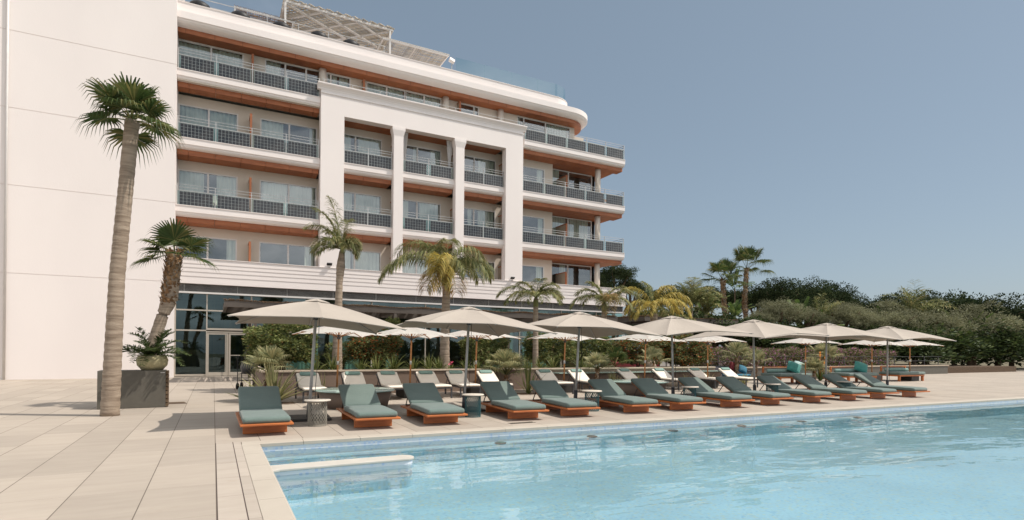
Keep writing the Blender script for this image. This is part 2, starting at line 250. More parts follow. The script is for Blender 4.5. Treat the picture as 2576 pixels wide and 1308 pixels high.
# ---------------------------------------------------------------- mesh helpers
WL={}
class MB:
    def __init__(s): s.v=[]; s.f=[]; s.sm=[]; s.mi=[]; s.cur=0
    def add(s, vs, fs, smooth=False):
        o=len(s.v); s.v+= [tuple(p) for p in vs]
        for q in fs: s.f.append(tuple(i+o for i in q)); s.sm.append(smooth); s.mi.append(s.cur)
    def box(s, x0,x1,y0,y1,z0,z1, M4=None):
        v=[Vector(p) for p in ((x0,y0,z0),(x1,y0,z0),(x1,y1,z0),(x0,y1,z0),(x0,y0,z1),(x1,y0,z1),(x1,y1,z1),(x0,y1,z1))]
        if M4: v=[M4@p for p in v]
        s.add(v,[(0,3,2,1),(4,5,6,7),(0,1,5,4),(1,2,6,5),(2,3,7,6),(3,0,4,7)])
    def bar(s, a, b, w, h=None, up=(0,0,1)):
        a=Vector(a); b=Vector(b); d=(b-a).normalized(); h=h or w; up=Vector(up)
        if abs(d.dot(up))>.99: up=Vector((0,1,0))
        x=d.cross(up).normalized(); y=x.cross(d).normalized()
        v=[p+x*(w/2*i)+y*(h/2*j) for p in (a,b) for i,j in ((-1,-1),(1,-1),(1,1),(-1,1))]
        s.add(v,[(0,1,2,3),(7,6,5,4),(0,4,5,1),(1,5,6,2),(2,6,7,3),(3,7,4,0)])
    def tube(s, pts, rad, n=8, cap=True, smooth=True):
        pts=[Vector(p) for p in pts]; rad=rad if isinstance(rad,(list,tuple)) else [rad]*len(pts); vs=[]; 
        for i,p in enumerate(pts):
            d=(pts[min(i+1,len(pts)-1)]-pts[max(i-1,0)]).normalized(); up=Vector((0,0,1)) if abs(d.z)<.95 else Vector((0,1,0))
            x=d.cross(up).normalized(); y=x.cross(d).normalized()
            for k in range(n): a=2*PI*k/n; vs.append(p+(x*math.cos(a)+y*math.sin(a))*rad[i])
        fs=[(i*n+k,i*n+(k+1)%n,(i+1)*n+(k+1)%n,(i+1)*n+k) for i in range(len(pts)-1) for k in range(n)]
        if cap: fs+=[tuple(range(n))[::-1], tuple((len(pts)-1)*n+k for k in range(n))]
        s.add(vs,fs,smooth)
    def lathe(s, prof, c=(0,0,0), n=24, smooth=True, cap=True):
        c=Vector(c); vs=[c+Vector((rr*math.cos(2*PI*k/n),rr*math.sin(2*PI*k/n),z)) for rr,z in prof for k in range(n)]
        fs=[(i*n+k,i*n+(k+1)%n,(i+1)*n+(k+1)%n,(i+1)*n+k) for i in range(len(prof)-1) for k in range(n)]
        if cap: fs+=[tuple(range(n))[::-1], tuple((len(prof)-1)*n+k for k in range(n))]
        s.add(vs,fs,smooth)
    def prism(s, poly, axis, a, b):
        # poly in the two other axes, extruded along axis from a to b
        def P(p,t): return {'x':(t,p[0],p[1]),'y':(p[0],t,p[1]),'z':(p[0],p[1],t)}[axis]
        n=len(poly); vs=[P(p,a) for p in poly]+[P(p,b) for p in poly]
        s.add(vs,[tuple(range(n)),tuple(range(2*n-1,n-1,-1))]+[(k,k+n,(k+1)%n+n,(k+1)%n) for k in range(n)])
    def sweep(s, path, wd, th, rr=.03, n=4, crown=0.0):
        # cushion: rounded rectangle (x by thickness) carried along a path in the yz plane
        st=[]; pts=[Vector(p) for p in path]
        def ring(p, nrm, w, t, rad):
            vs=[]; rad=min(rad,t/2-.001,w/2-.001)
            for cx,cz,a0 in ((w/2-rad,t/2-rad,0),(-w/2+rad,t/2-rad,90),(-w/2+rad,-t/2+rad,180),(w/2-rad,-t/2+rad,270)):
                for k in range(n+1):
                    a=R(a0+90*k/n); vs.append(p+Vector((cx+rad*math.cos(a),0,0))+nrm*(cz+rad*math.sin(a)))
            return vs
        L=len(pts); out=[]
        for i,p in enumerate(pts):
            d=(pts[min(i+1,L-1)]-pts[max(i-1,0)]).normalized(); nrm=Vector((0,-d.z,d.y))
            if nrm.z<0: nrm=-nrm
            if i==0:
                out.append(ring(p, nrm, wd-.07, th*.35, .02)); out.append(ring(p+d*.02, nrm, wd-.02, th*.8, rr))
                out.append(ring(p+d*.05, nrm, wd, th, rr))
            elif i==L-1:
                out.append(ring(p-d*.05, nrm, wd, th, rr)); out.append(ring(p-d*.02, nrm, wd-.02, th*.8, rr)); out.append(ring(p, nrm, wd-.07, th*.35, .02))
            else: out.append(ring(p, nrm, wd, th, rr))
        m=len(out[0]); vs=[q for o in out for q in o]
        fs=[(i*m+k,i*m+(k+1)%m,(i+1)*m+(k+1)%m,(i+1)*m+k) for i in range(len(out)-1) for k in range(m)]+[tuple(range(m))[::-1],tuple((len(out)-1)*m+k for k in range(m))]
        s.add(vs,fs,True)
    def build(s, name, mats, parent=None, bevel=0.0, loc=None, auto=True):
        me=bpy.data.meshes.new(name); me.from_pydata(s.v,[],s.f)
        for mm in (mats if isinstance(mats,(list,tuple)) else [mats]): me.materials.append(M[mm])
        me.polygons.foreach_set('use_smooth', s.sm); me.polygons.foreach_set('material_index', s.mi); me.update()
        if bevel or auto:
            bm=bmesh.new(); bm.from_mesh(me)
            if auto and len(me.polygons)<20000: bmesh.ops.recalc_face_normals(bm, faces=bm.faces)
            if bevel:
                ed=[e for e in bm.edges if len(e.link_faces)==2 and e.calc_face_angle(0)>.6]
                bmesh.ops.bevel(bm, geom=ed, offset=bevel, segments=2, affect='EDGES', profile=.5, clamp_overlap=True)
            bm.to_mesh(me); bm.free()
        o=bpy.data.objects.new(name, me); COL.objects.link(o)
        if parent:
            o.parent=parent
            if parent.name in WL: o.matrix_parent_inverse=Matrix.Translation(-WL[parent.name])
        if loc: o.location=loc
        return o
def tag(o, label=None, cat=None, group=None, kind=None):
    if label: o['label']=label
    if cat: o['category']=cat
    if group: o['group']=group
    if kind: o['kind']=kind
    return o
def thing(name, label, cat, loc=(0,0,0), rz=0, group=None, world=False):
    o=bpy.data.objects.new(name,None); o.empty_display_size=.3; COL.objects.link(o); o.location=loc; o.rotation_euler=(0,0,rz)
    tag(o,label,cat,group)
    if world: WL[o.name]=Vector(loc)      # its parts are given in world coordinates
    return o
def copy_tree(o, loc=None, rot=None, label=None, parent=None, scale=None, group=None):
    c=o.copy(); COL.objects.link(c)
    if parent: c.parent=parent
    for ch in list(o.children): copy_tree(ch, parent=c)
    if loc is not None: c.location=loc
    if rot is not None: c.rotation_euler=rot
    if scale is not None: c.scale=(scale,)*3 if not isinstance(scale,tuple) else scale
    if label: c['label']=label
    if group: c['group']=group
    return c
def struct(mb, name, m, **k): return tag(mb.build(name, m, **k), kind='structure')

# ================================================================ SETTING
def poolY(x): return 9.72-.0325*(x-.64)
PX0=.64; PX1=70
m=MB(); m.add([(-400,-400,-1.6),(400,-400,-1.6),(400,400,-1.6),(-400,400,-1.6)],[(0,1,2,3)]); struct(m,'ground_below','ground',auto=False)
m=MB()   # deck with the pool cut out of it
cw=.24
A=[(-60,-30),(PX0-cw,-30),(PX0-cw,poolY(PX0)+cw),(PX1,poolY(PX1)+cw),(PX1,60),(-60,60)]
m.add([(-60,-30,0),(PX0-cw,-30,0),(PX0-cw,10.0,0),(-60,10.0,0)],[(0,1,2,3)])
m.add([(-60,10.0,0),(PX0-cw,10.0,0),(PX0-cw,60,0),(-60,60,0)],[(0,1,2,3)])
m.add([(PX0-cw,poolY(PX0)+cw,0),(PX1,poolY(PX1)+cw,0),(PX1,60,0),(PX0-cw,60,0)],[(0,1,2,3)])
struct(m,'pool_deck','deck',auto=False)
m=MB(); m.box(.045,PX0-cw-.006,-30,10.0,-.01,.004); struct(m,'pool_border_paving','border')
m=MB(); m.add([(-400,60,-.02),(400,60,-.02),(400,400,-.02),(-400,400,-.02),(PX1,-100,-.02),(400,-100,-.02),(400,60.01,-.02),(PX1,60.01,-.02)],[(0,1,2,3),(4,5,6,7)]); struct(m,'garden_ground','ground',auto=False)
m=MB()
def cop(m,a,b,wd,z0=-.055,z1=.006,seg=.9):
    a=Vector(a); b=Vector(b); d=b-a; L=d.length; d/=L; nn_=Vector((-d.y,d.x,0)); k=max(1,int(L/seg))
    for i in range(k):
        p=a+d*(L*i/k+.003); q=a+d*(L*(i+1)/k-.003)
        m.add([p+Vector((0,0,z0)),q+Vector((0,0,z0)),q+nn_*wd+Vector((0,0,z0)),p+nn_*wd+Vector((0,0,z0)),p+Vector((0,0,z1-.012)),q+Vector((0,0,z1-.012)),p+nn_*.02+Vector((0,0,z1)),q+nn_*.02+Vector((0,0,z1)),p+nn_*wd+Vector((0,0,z1)),q+nn_*wd+Vector((0,0,z1))],
              [(0,1,5,4),(4,5,7,6),(6,7,9,8),(2,3,8,9),(0,3,2,1),(0,4,6,8,3),(1,2,9,7,5)])
cop(m,(PX0-cw,poolY(PX0)-.012,0),(PX1,poolY(PX1)-.02,0),cw+.02)
cop(m,(PX0+.02,-30,0),(PX0+.02,poolY(PX0)-.028,0),cw+.02)
struct(m,'pool_coping','coping')
WZ=-.13; PB=-.46
m=MB(); m.add([(PX0,-30,PB),(PX1,-30,PB),(PX1,poolY(PX1),PB),(PX0,poolY(PX0),PB)],[(0,1,2,3)])
m.add([(PX0,-30,PB),(PX0,poolY(PX0),PB),(PX0,poolY(PX0),-.30),(PX0,-30,-.30)],[(0,1,2,3)])
m.add([(PX0,poolY(PX0),PB),(PX1,poolY(PX1),PB),(PX1,poolY(PX1),-.30),(PX0,poolY(PX0),-.30)],[(0,1,2,3)])
m.add([(PX1,-30,PB),(PX1,9,PB),(PX1,9,0),(PX1,-30,0)],[(0,1,2,3)])
# wide entry steps and the long underwater bench
for i,(y,z) in enumerate(((8.05,-.30),)): m.box(PX0+.002,2.4,y,poolY(2.4)-.01,PB,z)
m.add([(PX0+.002,poolY(PX0)-.30,-.235),(PX1,poolY(PX1)-.30,-.235),(PX1,poolY(PX1)-.003,-.235),(PX0+.002,poolY(PX0)-.003,-.235),(PX0+.002,poolY(PX0)-.30,PB),(PX1,poolY(PX1)-.30,PB)],[(0,1,2,3),(4,5,1,0)])
struct(m,'pool_basin','mosaic',auto=False)
m=MB(); m.add([(PX0,-30,-.30),(PX0,poolY(PX0),-.30),(PX0,poolY(PX0),-.056),(PX0,-30,-.056)],[(0,1,2,3)])
m.add([(PX0,poolY(PX0),-.30),(PX1,poolY(PX1),-.30),(PX1,poolY(PX1),-.056),(PX0,poolY(PX0),-.056)],[(0,1,2,3)])
struct(m,'pool_waterline_tiles','rimtile',auto=False)
m=MB(); m.add([(PX0+.001,-30,WZ),(PX1,-30,WZ),(PX1,poolY(PX1)-.001,WZ),(PX0+.001,poolY(PX0)-.001,WZ)],[(0,1,2,3)]); struct(m,'water','water',auto=False)
# low divider wall inside the pool
t=thing('pool_divider_wall','low white divider wall with rounded end standing in the pool corner','wall',(1.55,7.92,PB),world=True)
m=MB(); pl=[(PX0+.01,7.78),(2.42,7.78)]+[(2.42+.135*math.sin(R(a)),7.915-.135*math.cos(R(a))) for a in range(15,180,15)]+[(2.42,8.05),(PX0+.01,8.05)]
m.prism(pl,'z',-.30,-.0781); m.build('tiled_wall','rimtile',t)
m=MB(); m.prism(pl,'z',PB,-.301); m.build('wall_base','mosaic',t)
m=MB(); pl=[(PX0-.0,7.70)]+[(PX0+.12,7.755)]+[(2.42,7.76)]+[(2.42+.155*math.sin(R(a)),7.915-.155*math.cos(R(a))) for a in range(15,180,15)]+[(2.42,8.07),(PX0,8.07)]
m.prism(pl,'z',-.078,-.042); m.build('coping','divider',t,bevel=.01)
# underwater lights and drains
for i,(x,y,g) in enumerate(((4.72,9.40,'teal'),(6.75,9.34,'plate'),(8.85,9.27,'blue'),(10.9,9.2,'plate'),(13.0,9.15,'shell'),(15.2,9.07,'plate'))):
    t=thing('pool_light',['round pool fitting with a green lens, nearest the divider wall','dark round pool fitting, second along the underwater ledge','round pool fitting with a blue lens, third along the underwater ledge','dark round pool fitting, fourth along the underwater ledge','pale grey pool fitting, fifth along the underwater ledge','dark round pool fitting farthest along the underwater ledge'][i],'pool light',(x,y-.1,-.235),world=True,group='round fittings under the water')
    m=MB(); m.lathe([(.0,.002),(.10,.002),(.11,.008),(.11,.016),(.085,.022),(0,.022)],(x,y-.02,-.235),20,cap=False); m.build('rim','plate',t)
    m=MB(); m.lathe([(.08,.023),(.08,.028),(0,.030)],(x,y-.02,-.235),20,cap=False); m.build('lens',g,t)
for i,(x,y) in enumerate(((5.35,10.15),(15.5,10.35))):
    m=MB()
    for k in range(12): m.box(x+k*.045,x+k*.045+.03,y,y+.11,.001,.007)
    m.box(x-.02,x+.56,y-.015,y-.002,.001,.008); m.box(x-.02,x+.56,y+.112,y+.125,.001,.008)
    tag(m.build('drain_grate','drain'),['narrow drain grate in the deck nearer the camera','narrow drain grate in the deck by the far loungers'][i],'drain grate')

# ================================================================ HOTEL
H=thing('hotel','white five storey hotel with solar panel balconies and copper soffits','hotel',(12.5,33,0),world=True)
XL,XR=-1.75,26.86
def hb(name,m,mt,parent=None,**k): return m.build(name,mt,parent or H,**k)
def curtain(m,x0,x1,z0,z1,y,seed=0):
    n=max(6,int((x1-x0)/.045)); rnd=random.Random(int(x0*100+z0*10)+seed); ph=rnd.random()*6; vs=[]
    for i in range(n+1):
        x=x0+(x1-x0)*i/n; yy=y+.035*math.sin(i*1.25+ph)+.02*math.sin(i*.41+ph); vs+=[(x,yy,z0),(x,yy,z1)]
    m.add(vs,[(2*i,2*i+2,2*i+3,2*i+1) for i in range(n)],True)
def window(x0,x1,z0,z1,y,mull=(.5,),curt=((0,.5),(.5,1)),fr='alu',glass='glass',fw=.07,room=1.35):
    if abs(y-34.57)<.03 and x0>0: x0*=XS
    if abs(y-34.57)<.03: x1*=XS
    m=MB(); m.box(x0,x1,y-.02,y+.06,z1-fw,z1); m.box(x0,x0+fw,y-.02,y+.06,z0,z1-fw); m.box(x1-fw,x1,y-.02,y+.06,z0,z1-fw); m.box(x0+fw,x1-fw,y-.02,y+.06,z0,z0+fw)
    for q in mull: xm=x0+(x1-x0)*q; m.box(xm-.045,xm+.045,y-.01,y+.05,z0+fw,z1-fw)
    wo_=hb('window',m,fr)
    m=MB(); m.add([(x0+fw,y+.02,z0+fw),(x1-fw,y+.02,z0+fw),(x1-fw,y+.02,z1-fw),(x0+fw,y+.02,z1-fw)],[(0,1,2,3)]); m.build('pane',glass,wo_,auto=False)
    if curt:
        m=MB()
        for a,b in curt: curtain(m,x0+(x1-x0)*a+.06,x0+(x1-x0)*b-.06,z0+.03,z1-.03,y+.2)
        m.build('curtain','curtain',wo_,auto=False)
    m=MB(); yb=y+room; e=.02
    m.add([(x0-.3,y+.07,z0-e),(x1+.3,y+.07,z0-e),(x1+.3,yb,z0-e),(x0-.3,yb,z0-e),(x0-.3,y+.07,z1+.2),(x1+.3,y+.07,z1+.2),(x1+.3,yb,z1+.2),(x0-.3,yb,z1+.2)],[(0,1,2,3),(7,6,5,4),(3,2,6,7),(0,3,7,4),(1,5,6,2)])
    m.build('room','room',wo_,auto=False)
def wallrow(m,x0,x1,z0,z1,holes,y,t=.1):
    x=x0
    for a,b,top in sorted(holes):
        if y==YB: a,b=(a*XS if a>0 else a),b*XS
        if a>x: m.box(x,a,y,y+t,z0,z1)
        m.box(max(a,x),b,y,y+t,top,z1); x=b
    if x<x1: m.box(x,x1,y,y+t,z0,z1)
def wood(m,x0,x1,y0,y1,z0,z1,pan=1.22,off=0):
    x=x0; k=math.floor((x0-off)/pan)+1
    while x<x1-.02:
        xe=min(off+k*pan,x1); m.box(x,xe-.012,y0,y1,z0,z1); x=xe; k+=1
def balcony(x0,x1,z,yf,yb,npan,cells,rails=True,off=0):
    m=MB(); m.prism([(yf,z),(yf,z-.30),(yf+.05,z-.32),(yf+.07,z-.40),(yf+.13,z-.46),(yf+.24,z-.50),(yf+.30,z-.51),(yb,z-.51),(yb,z)],'x',x0,x1)
    m.box(x0,x1,yf-.03,yf+.2,z+.002,z+.035)
    b=hb('balcony',m,'white')
    m=MB(); wood(m,x0+.01,x1-.01,yf+.30,yb-.01,z-.77,z-.513,off=off); m.build('soffit','wood_pan',b,bevel=.006)
    if not rails: return b
    m=MB(); X0,X1=x0+.06,x1-.06; yr=yf+.07
    for zz,s in ((.775,.035),(.95,.022),(1.09,.022)): m.bar((X0,yr,z+zz),(X1,yr,z+zz),s)
    for k in range(npan+1):
        xp=X0+(X1-X0)*k/npan; m.box(xp-.018,xp+.018,yr-.02,yr+.02,z+.035,z+1.09)
    m.build('railing','steel',b)
    m=MB(); m.box(X0+.02,X1-.02,yr-.006,yr+.006,z+.04,z+.755); m.build('glass_panel','glass_rail',b)
    pw=cells*.166+.012; pitch=(X1-X0)/npan
    global PVM
    for k in range(npan):
        mm=MB(); mm.box(0,pw,0,.012,0,.682); key=('pv',cells)
        if key not in PVM: o=mm.build('solar_panel','pv',b); PVM[key]=o.data
        else: o=bpy.data.objects.new('solar_panel',PVM[key]); COL.objects.link(o); o.parent=b
        o.location=(X0+pitch*(k+.5)-pw/2,yr-.022,z+.055)
    return b
PVM={}
YB=34.55; XS=.9928; FL=[5.25,8.70,12.15,15.60]
bays=((6.49,9.38),(9.96,13.33),(13.91,16.85))
def fin(x,z,y0,y1,h=2.0):
    m=MB(); m.box(x-.055,x+.055,y0,y0+.07,z+.02,z+h); m.box(x-.05,x+.05,y0+.07,y1,z+h-.07,z+h); ff=hb('balcony_divider',m,'fin')
    m=MB(); m.box(x-.03,x+.03,y0+.072,y1,z+.02,z+h-.072); m.build('infill','finside',ff)
rndc=random.Random(5)
for li,z in enumerate(FL[:3]):
    wt=z+2.20; ce=z+2.68; m=MB()
    if li>0: balcony(XL,5.20,z,33.2,YB,4,9)
    wallrow(m,XL,5.5,z,ce,[(-1.75,1.11,wt),(2.22,5.29,wt)],YB)
    cl=(((0,.5),(.5,1)),((0,.45),(.62,1)),((0,.15),(.75,1)))[2-li if li<2 else 0]
    if li==0: cl=((0,.12),(.80,1))
    window(-1.75,1.11,z,wt,YB+.02,curt=cl); window(2.22,5.29,z,wt,YB+.02,curt=((.02,.5),(.5,1)) if li==1 else ((0,.42),(.85,1)) if li==2 else ((.78,1),))
    fin(1.69,z,33.55,YB,1.98)
    for bi,(a,b) in enumerate(bays):
        if li>0: balcony(a+.002,b-.002,z,33.22,YB,2,8,off=a)
        wa,wb=((6.2,9.13),(10.1,13.03),(14.05,17.0))[bi]
        cu=[((0,.4),(.5,1)),((.35,.48),(.75,1)),((.55,1),)][bi] if li==2 else [((0,.42),(.42,1)),((.12,.3),(.5,1)),((.3,.45),(.55,1))][bi] if li==1 else [((0,.4),(.4,1)),((0,1),),((.7,1),)][bi]
        window(wa,wb,z,wt,YB+.02,mull=(.45,),curt=cu)
        fin(b+.28,z,34.0,YB,1.9)
    wallrow(m,5.5,18.2,z,ce,[(6.2,9.13,wt),(10.1,13.03,wt),(14.05,17.0,wt)],YB)
    for a in (9.75,13.7,17.45): m.box(a,a+.12,33.6,YB-.001,z,ce)
    if li>0: balcony(18.14,XR,z,33.2,YB,5,9,off=18.14)
    wallrow(m,18.2,21.4,z,ce,[(18.6,20.9,wt)],YB)
    window(18.6,20.9,z,wt,YB+.02,mull=(.2,),curt=((.0,.12),(.75,1)) if li!=1 else ((0,.2),(.8,1)))
    m.box(21.3,21.4,YB+.1,36.3,z,ce)
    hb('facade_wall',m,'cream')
    # corner room: glass on two sides, under a deep copper soffit
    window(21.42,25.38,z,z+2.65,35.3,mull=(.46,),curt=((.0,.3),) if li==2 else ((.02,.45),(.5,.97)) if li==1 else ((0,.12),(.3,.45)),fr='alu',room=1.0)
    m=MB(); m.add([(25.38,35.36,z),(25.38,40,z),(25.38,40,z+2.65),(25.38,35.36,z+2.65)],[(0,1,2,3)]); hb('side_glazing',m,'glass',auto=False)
    fin(22.2,z,33.9,35.28,1.85)
    m=MB(); m.lathe([(.205,z+.0),(.205,z+2.675)],(24.93,33.95,0),28); hb('column',m,'cream')
    if li>0:
        m=MB(); m.box(18.14,XR,YB+.001,41,z-.51,z); m.box(XR-.3,XR,33.5,YB,z-.505,z-.005); hb('slab_return',m,'white')
        m=MB(); wood(m,18.3,XR-.35,YB+.002,40.5,z-.77,z-.513); hb('soffit_return',m,'wood_pan')
        m=MB()
        for zz in (.775,.95,1.09): m.bar((XR-.06,33.27,z+zz),(XR-.06,40,z+zz),.022)
        hb('side_railing',m,'charcoal')
# top floor
z=FL[3]; YT=34.2; m=MB()
balcony(XL,5.20,z,33.2,YT,4,9); balcony(18.32,XR,z,33.2,YT,5,9,off=18.14)
m.box(XL,18.9,YT-.9,YT+1.6,z-.505,z); 
holes=[(-1.8,1.33),(2.39,5.33),(5.68,7.07),(7.99,12.78),(14.0,15.42),(18.3,22.66)]
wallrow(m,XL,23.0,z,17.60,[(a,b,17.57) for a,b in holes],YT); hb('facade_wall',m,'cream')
for i,(a,b) in enumerate(holes):
    window(a,b,z,17.57,YT+.02,mull={0:(.5,),1:(.36,.74),2:(.18,),3:(.26,.5,.51,.76),4:(.75,),5:(.12,.52)}[i],curt={1:((0,.3),),4:((.7,1),),5:((0,.1),(.55,1))}.get(i,((0,.5),(.5,1))))
m=MB(); m.box(18.14,XR,YT+.001,41,z-.51,z); hb('slab_return',m,'white')
m=MB(); wood(m,18.3,XR-.35,YT+.002,40.5,z-.77,z-.513); hb('soffit_return',m,'wood_pan')
m=MB()
for zz in (.775,.95,1.09): m.bar((XR-.06,33.27,z+zz),(XR-.06,40,z+zz),.022)
hb('side_railing',m,'charcoal')
for x in (1.75,7.76,13.9): fin(x,z,33.75,YT,1.87)
for x in (5.43,13.0,16.92):
    m=MB(); m.lathe([(.21,z),(.21,17.60)],(x,34.0,0),28); hb('column',m,'cream')
m=MB()     # thin rails over the portal
for zz in (16.55,16.42+.35): m.bar((5.3,33.35,zz),(18.2,33.35,zz),.022)
for k in range(9): m.box(5.4+k*1.6,5.43+k*1.6,33.34,33.37,16.3,16.77)
hb('railing',m,'steel')
# portal frame
m=MB(); m.box(5.21,6.49,33.0,33.55,6.03,14.72); m.box(16.85,18.13,33.0,33.55,6.03,14.72); m.box(5.21,18.13,33.0,33.55,14.72,16.02)
m.box(5.21,18.13,33.55,34.1,15.62,16.02)
pf=hb('portal_frame',m,'white')
m=MB(); m.prism([(33.001,15.80),(32.97,15.80),(32.95,15.84),(32.97,15.88),(33.001,15.88)],'x',5.19,18.15)
m.prism([(33.2,16.021),(32.99,16.021),(32.97,16.10),(32.90,16.20),(32.82,16.27),(32.80,16.30),(32.80,16.36),(33.2,16.36)],'x',5.02,18.32); m.build('cornice','white',pf)
m=MB(); wood(m,6.5,16.84,33.56,YB,14.74,14.90); m.build('soffit','wood_pan',pf)
for a in (9.38,13.33):
    m=MB(); m.box(a,a+.58,33.02,33.5,6.03,14.2); cc=hb('portal_column',m,'white')
    m=MB()
    def ringb(e,z): return [(a-e,33.02-e*.6,z),(a+.58+e,33.02-e*.6,z),(a+.58+e,33.5,z),(a-e,33.5,z)]
    v=ringb(0,14.2)+ringb(.10,14.55)+ringb(.10,14.719)
    m.add(v,[(0,1,5,4),(1,2,6,5),(2,3,7,6),(3,0,4,7),(4,5,9,8),(5,6,10,9),(6,7,11,10),(7,4,8,11),(3,2,1,0),(8,9,10,11)]); m.build('capital','white',cc)
for x,s in ((10.12,.36),(13.16,-.36)):     # curtains tied at the columns of the third floor loggia
    m=MB()
    n=14; top=[(x+s*(i/n-.4)*1.3,33.55+.05*math.sin(i*1.7),14.70) for i in range(n+1)]; mid=[(x+s*(i/n)*.55-.1*s,33.55+.03*math.sin(i*1.7),13.35) for i in range(n+1)]; bot=[(x+s*(i/n)*.35-.05*s,33.55+.03*math.sin(i*1.7),12.25) for i in range(n+1)]
    v=top+mid+bot; m.add(v,[(k*(n+1)+i,k*(n+1)+i+1,(k+1)*(n+1)+i+1,(k+1)*(n+1)+i) for k in range(2) for i in range(n)],True)
    hb('tied_curtain',m,'sheer',auto=False)
# podium band, louvres
m=MB(); st=[(6.03,5.77,33.00),(5.77,5.57,33.02),(5.57,5.36,33.04),(5.36,5.13,33.06),(5.13,4.76,33.08)]
for a,b,y in st: m.box(XL,XR+.02,y,34.9,b,a-.0005)
m.box(XL,XR+.02,32.96,33.25,6.031,6.06); hb('podium_band',m,'white')
m=MB(); m.box(XL,XR,33.36,33.6,4.30,4.76); lv=hb('louvre_band',m,'dark')
m=MB()
for k in range(8): z=4.37+k*.051; m.prism([(33.22,z),(33.34,z+.010),(33.34,z+.022),(33.22,z+.012)],'x',XL,XR)
for k in range(12): m.box(XL+.4+k*2.45,XL+.42+k*2.45,33.26,33.35,4.35,4.76)
m.build('slats','louvre',lv)
m=MB(); m.box(XL,XR+.1,33.12,33.5,4.265,4.35); m.build('trim','alu',lv)
# ground floor glazing
def glazing(x0,x1,z0=.03,z1=4.264,trans=(3.42,2.38)):
    m=MB(); fw=.06
    m.box(x0,x0+fw,33.30,33.42,z0,z1); m.box(x0+fw,x1,33.30,33.42,z0,z0+.10)
    for t_ in trans: m.box(x0+fw,x1,33.29,33.42,t_-.035,t_+.035)
    g=hb('glass_front',m,'champ'); m=MB(); m.add([(x0+fw,33.36,z0+.1),(x1,33.36,z0+.1),(x1,33.36,z1),(x0+fw,33.36,z1)],[(0,1,2,3)]); m.build('pane','glass_lo',g,auto=False); return g
glazing(XL,-.34); glazing(-.34,1.76,z0=2.41,trans=(3.42,)); 
xs=[1.76,4.9,8.2,11.5,14.8,18.1,21.4,24.4,26.8]
for a,b in zip(xs,xs[1:]): glazing(a,b)
for s,(a,b) in enumerate(((-.30,.69),(.71,1.72))):
    m=MB(); m.box(a,a+.09,33.27,33.36,.03,2.28); m.box(b-.09,b,33.27,33.36,.03,2.28); m.box(a+.09,b-.09,33.27,33.36,2.18,2.28); m.box(a+.09,b-.09,33.27,33.36,.03,.22)
    if s==1: m.box(a+.09,b-.09,33.27,33.34,1.08,1.12)
    d=hb('entrance_door',m,'champ'); m=MB(); m.add([(a+.09,33.32,.22),(b-.09,33.32,.22),(b-.09,33.32,2.18),(a+.09,33.32,2.18)],[(0,1,2,3)]); m.build('pane','glass_lo',d,auto=False)
    if s==0:
        m=MB(); m.bar((b-.13,33.19,.12),(b-.13,33.19,2.25),.035); m.box(b-.145,b-.115,33.19,33.27,.35,.38); m.box(b-.145,b-.115,33.19,33.27,2.0,2.03); m.build('handle','champ',d)
m=MB(); m.box(-.34,-.30,33.25,33.42,.03,2.36); m.box(1.72,1.78,33.25,33.42,.03,2.36); m.box(-.30,1.72,33.25,33.42,2.29,2.345); hb('door_frame',m,'champ')
m=MB(); m.add([(XL,33.5,.02),(XR,33.5,.02),(XR,38,.02),(XL,38,.02),(XL,33.5,4.3),(XR,33.5,4.3),(XR,38,4.3),(XL,38,4.3)],[(0,1,2,3),(7,6,5,4),(3,2,6,7),(0,3,7,4)]); hb('lobby',m,'lobby',auto=False)
m=MB(); curtain(m,3.6,5.3,.1,2.36,33.8); curtain(m,5.9,7.6,.1,2.36,33.8); curtain(m,9.2,9.9,.1,2.36,33.8); curtain(m,16.2,17.9,.1,4.2,33.8); curtain(m,18.6,20.6,.1,4.2,33.8); hb('curtain',m,'curtain',auto=False)
# body
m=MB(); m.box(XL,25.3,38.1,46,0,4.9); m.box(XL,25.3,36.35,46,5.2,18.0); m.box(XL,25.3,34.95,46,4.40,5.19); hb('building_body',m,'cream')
# wing on the left
m=MB(); zz=0
for a,b in ((0,4.74),(4.77,8.67),(8.70,12.12),(12.15,15.57),(15.60,19.0),(19.03,23)): m.box(-22,-1.752,32.75,46,a,b)
m.box(-21.98,-1.765,32.77,45.9,.01,22.9); wg=hb('side_wing',m,'white')
m=MB(); m.tube([(-8.2,32.69,0),(-8.2,32.69,23)],.05,10); m.build('downpipe','alu',wg)
# roof slab with a rounded corner
def outline(y0,cx,cy,rr,d,yb=46,n=14):
    p=[(XL,y0+d)]+[(cx+(rr-d)*math.sin(R(90*k/n)),cy-(rr-d)*math.cos(R(90*k/n))) for k in range(n+1)]+[(cx+rr-d,yb)]
    return p
def shell(m,prof,args,smooth=False,close=True):
    rows=[[(x,y,z) for x,y in outline(*args,d)] for d,z in prof]; n=len(rows[0]); v=[q for rw in rows for q in rw]
    m.add(v,[(i*n+k,i*n+k+1,(i+1)*n+k+1,(i+1)*n+k) for i in range(len(rows)-1) for k in range(n-1)],smooth)
RA=(33.0,22.16,35.2,2.2); PA=(33.22,20.8,34.9,1.68)
m=MB(); shell(m,[(3.0,18.485),(.0,18.48),(0,18.13),(.05,18.10),(.09,18.03),(.19,17.95),(.34,17.88),(.42,17.86),(.42,17.85),(3,17.85)],RA)
m.add([(XL,34.5,18.3),(XL,46,18.3),(23,46,18.3),(23,34.5,18.3)],[(0,1,2,3)])
rf=hb('roof_slab',m,'white',auto=False)
m=MB(); n=60; shell(m,[(.47,17.848),(.47,17.61),(1.8,17.61)],RA); m.add([(XL,34.75,17.611),(23,34.75,17.611),(23,40,17.611),(XL,40,17.611)],[(0,1,2,3)]); m.build('soffit','wood_pan',rf,auto=False)
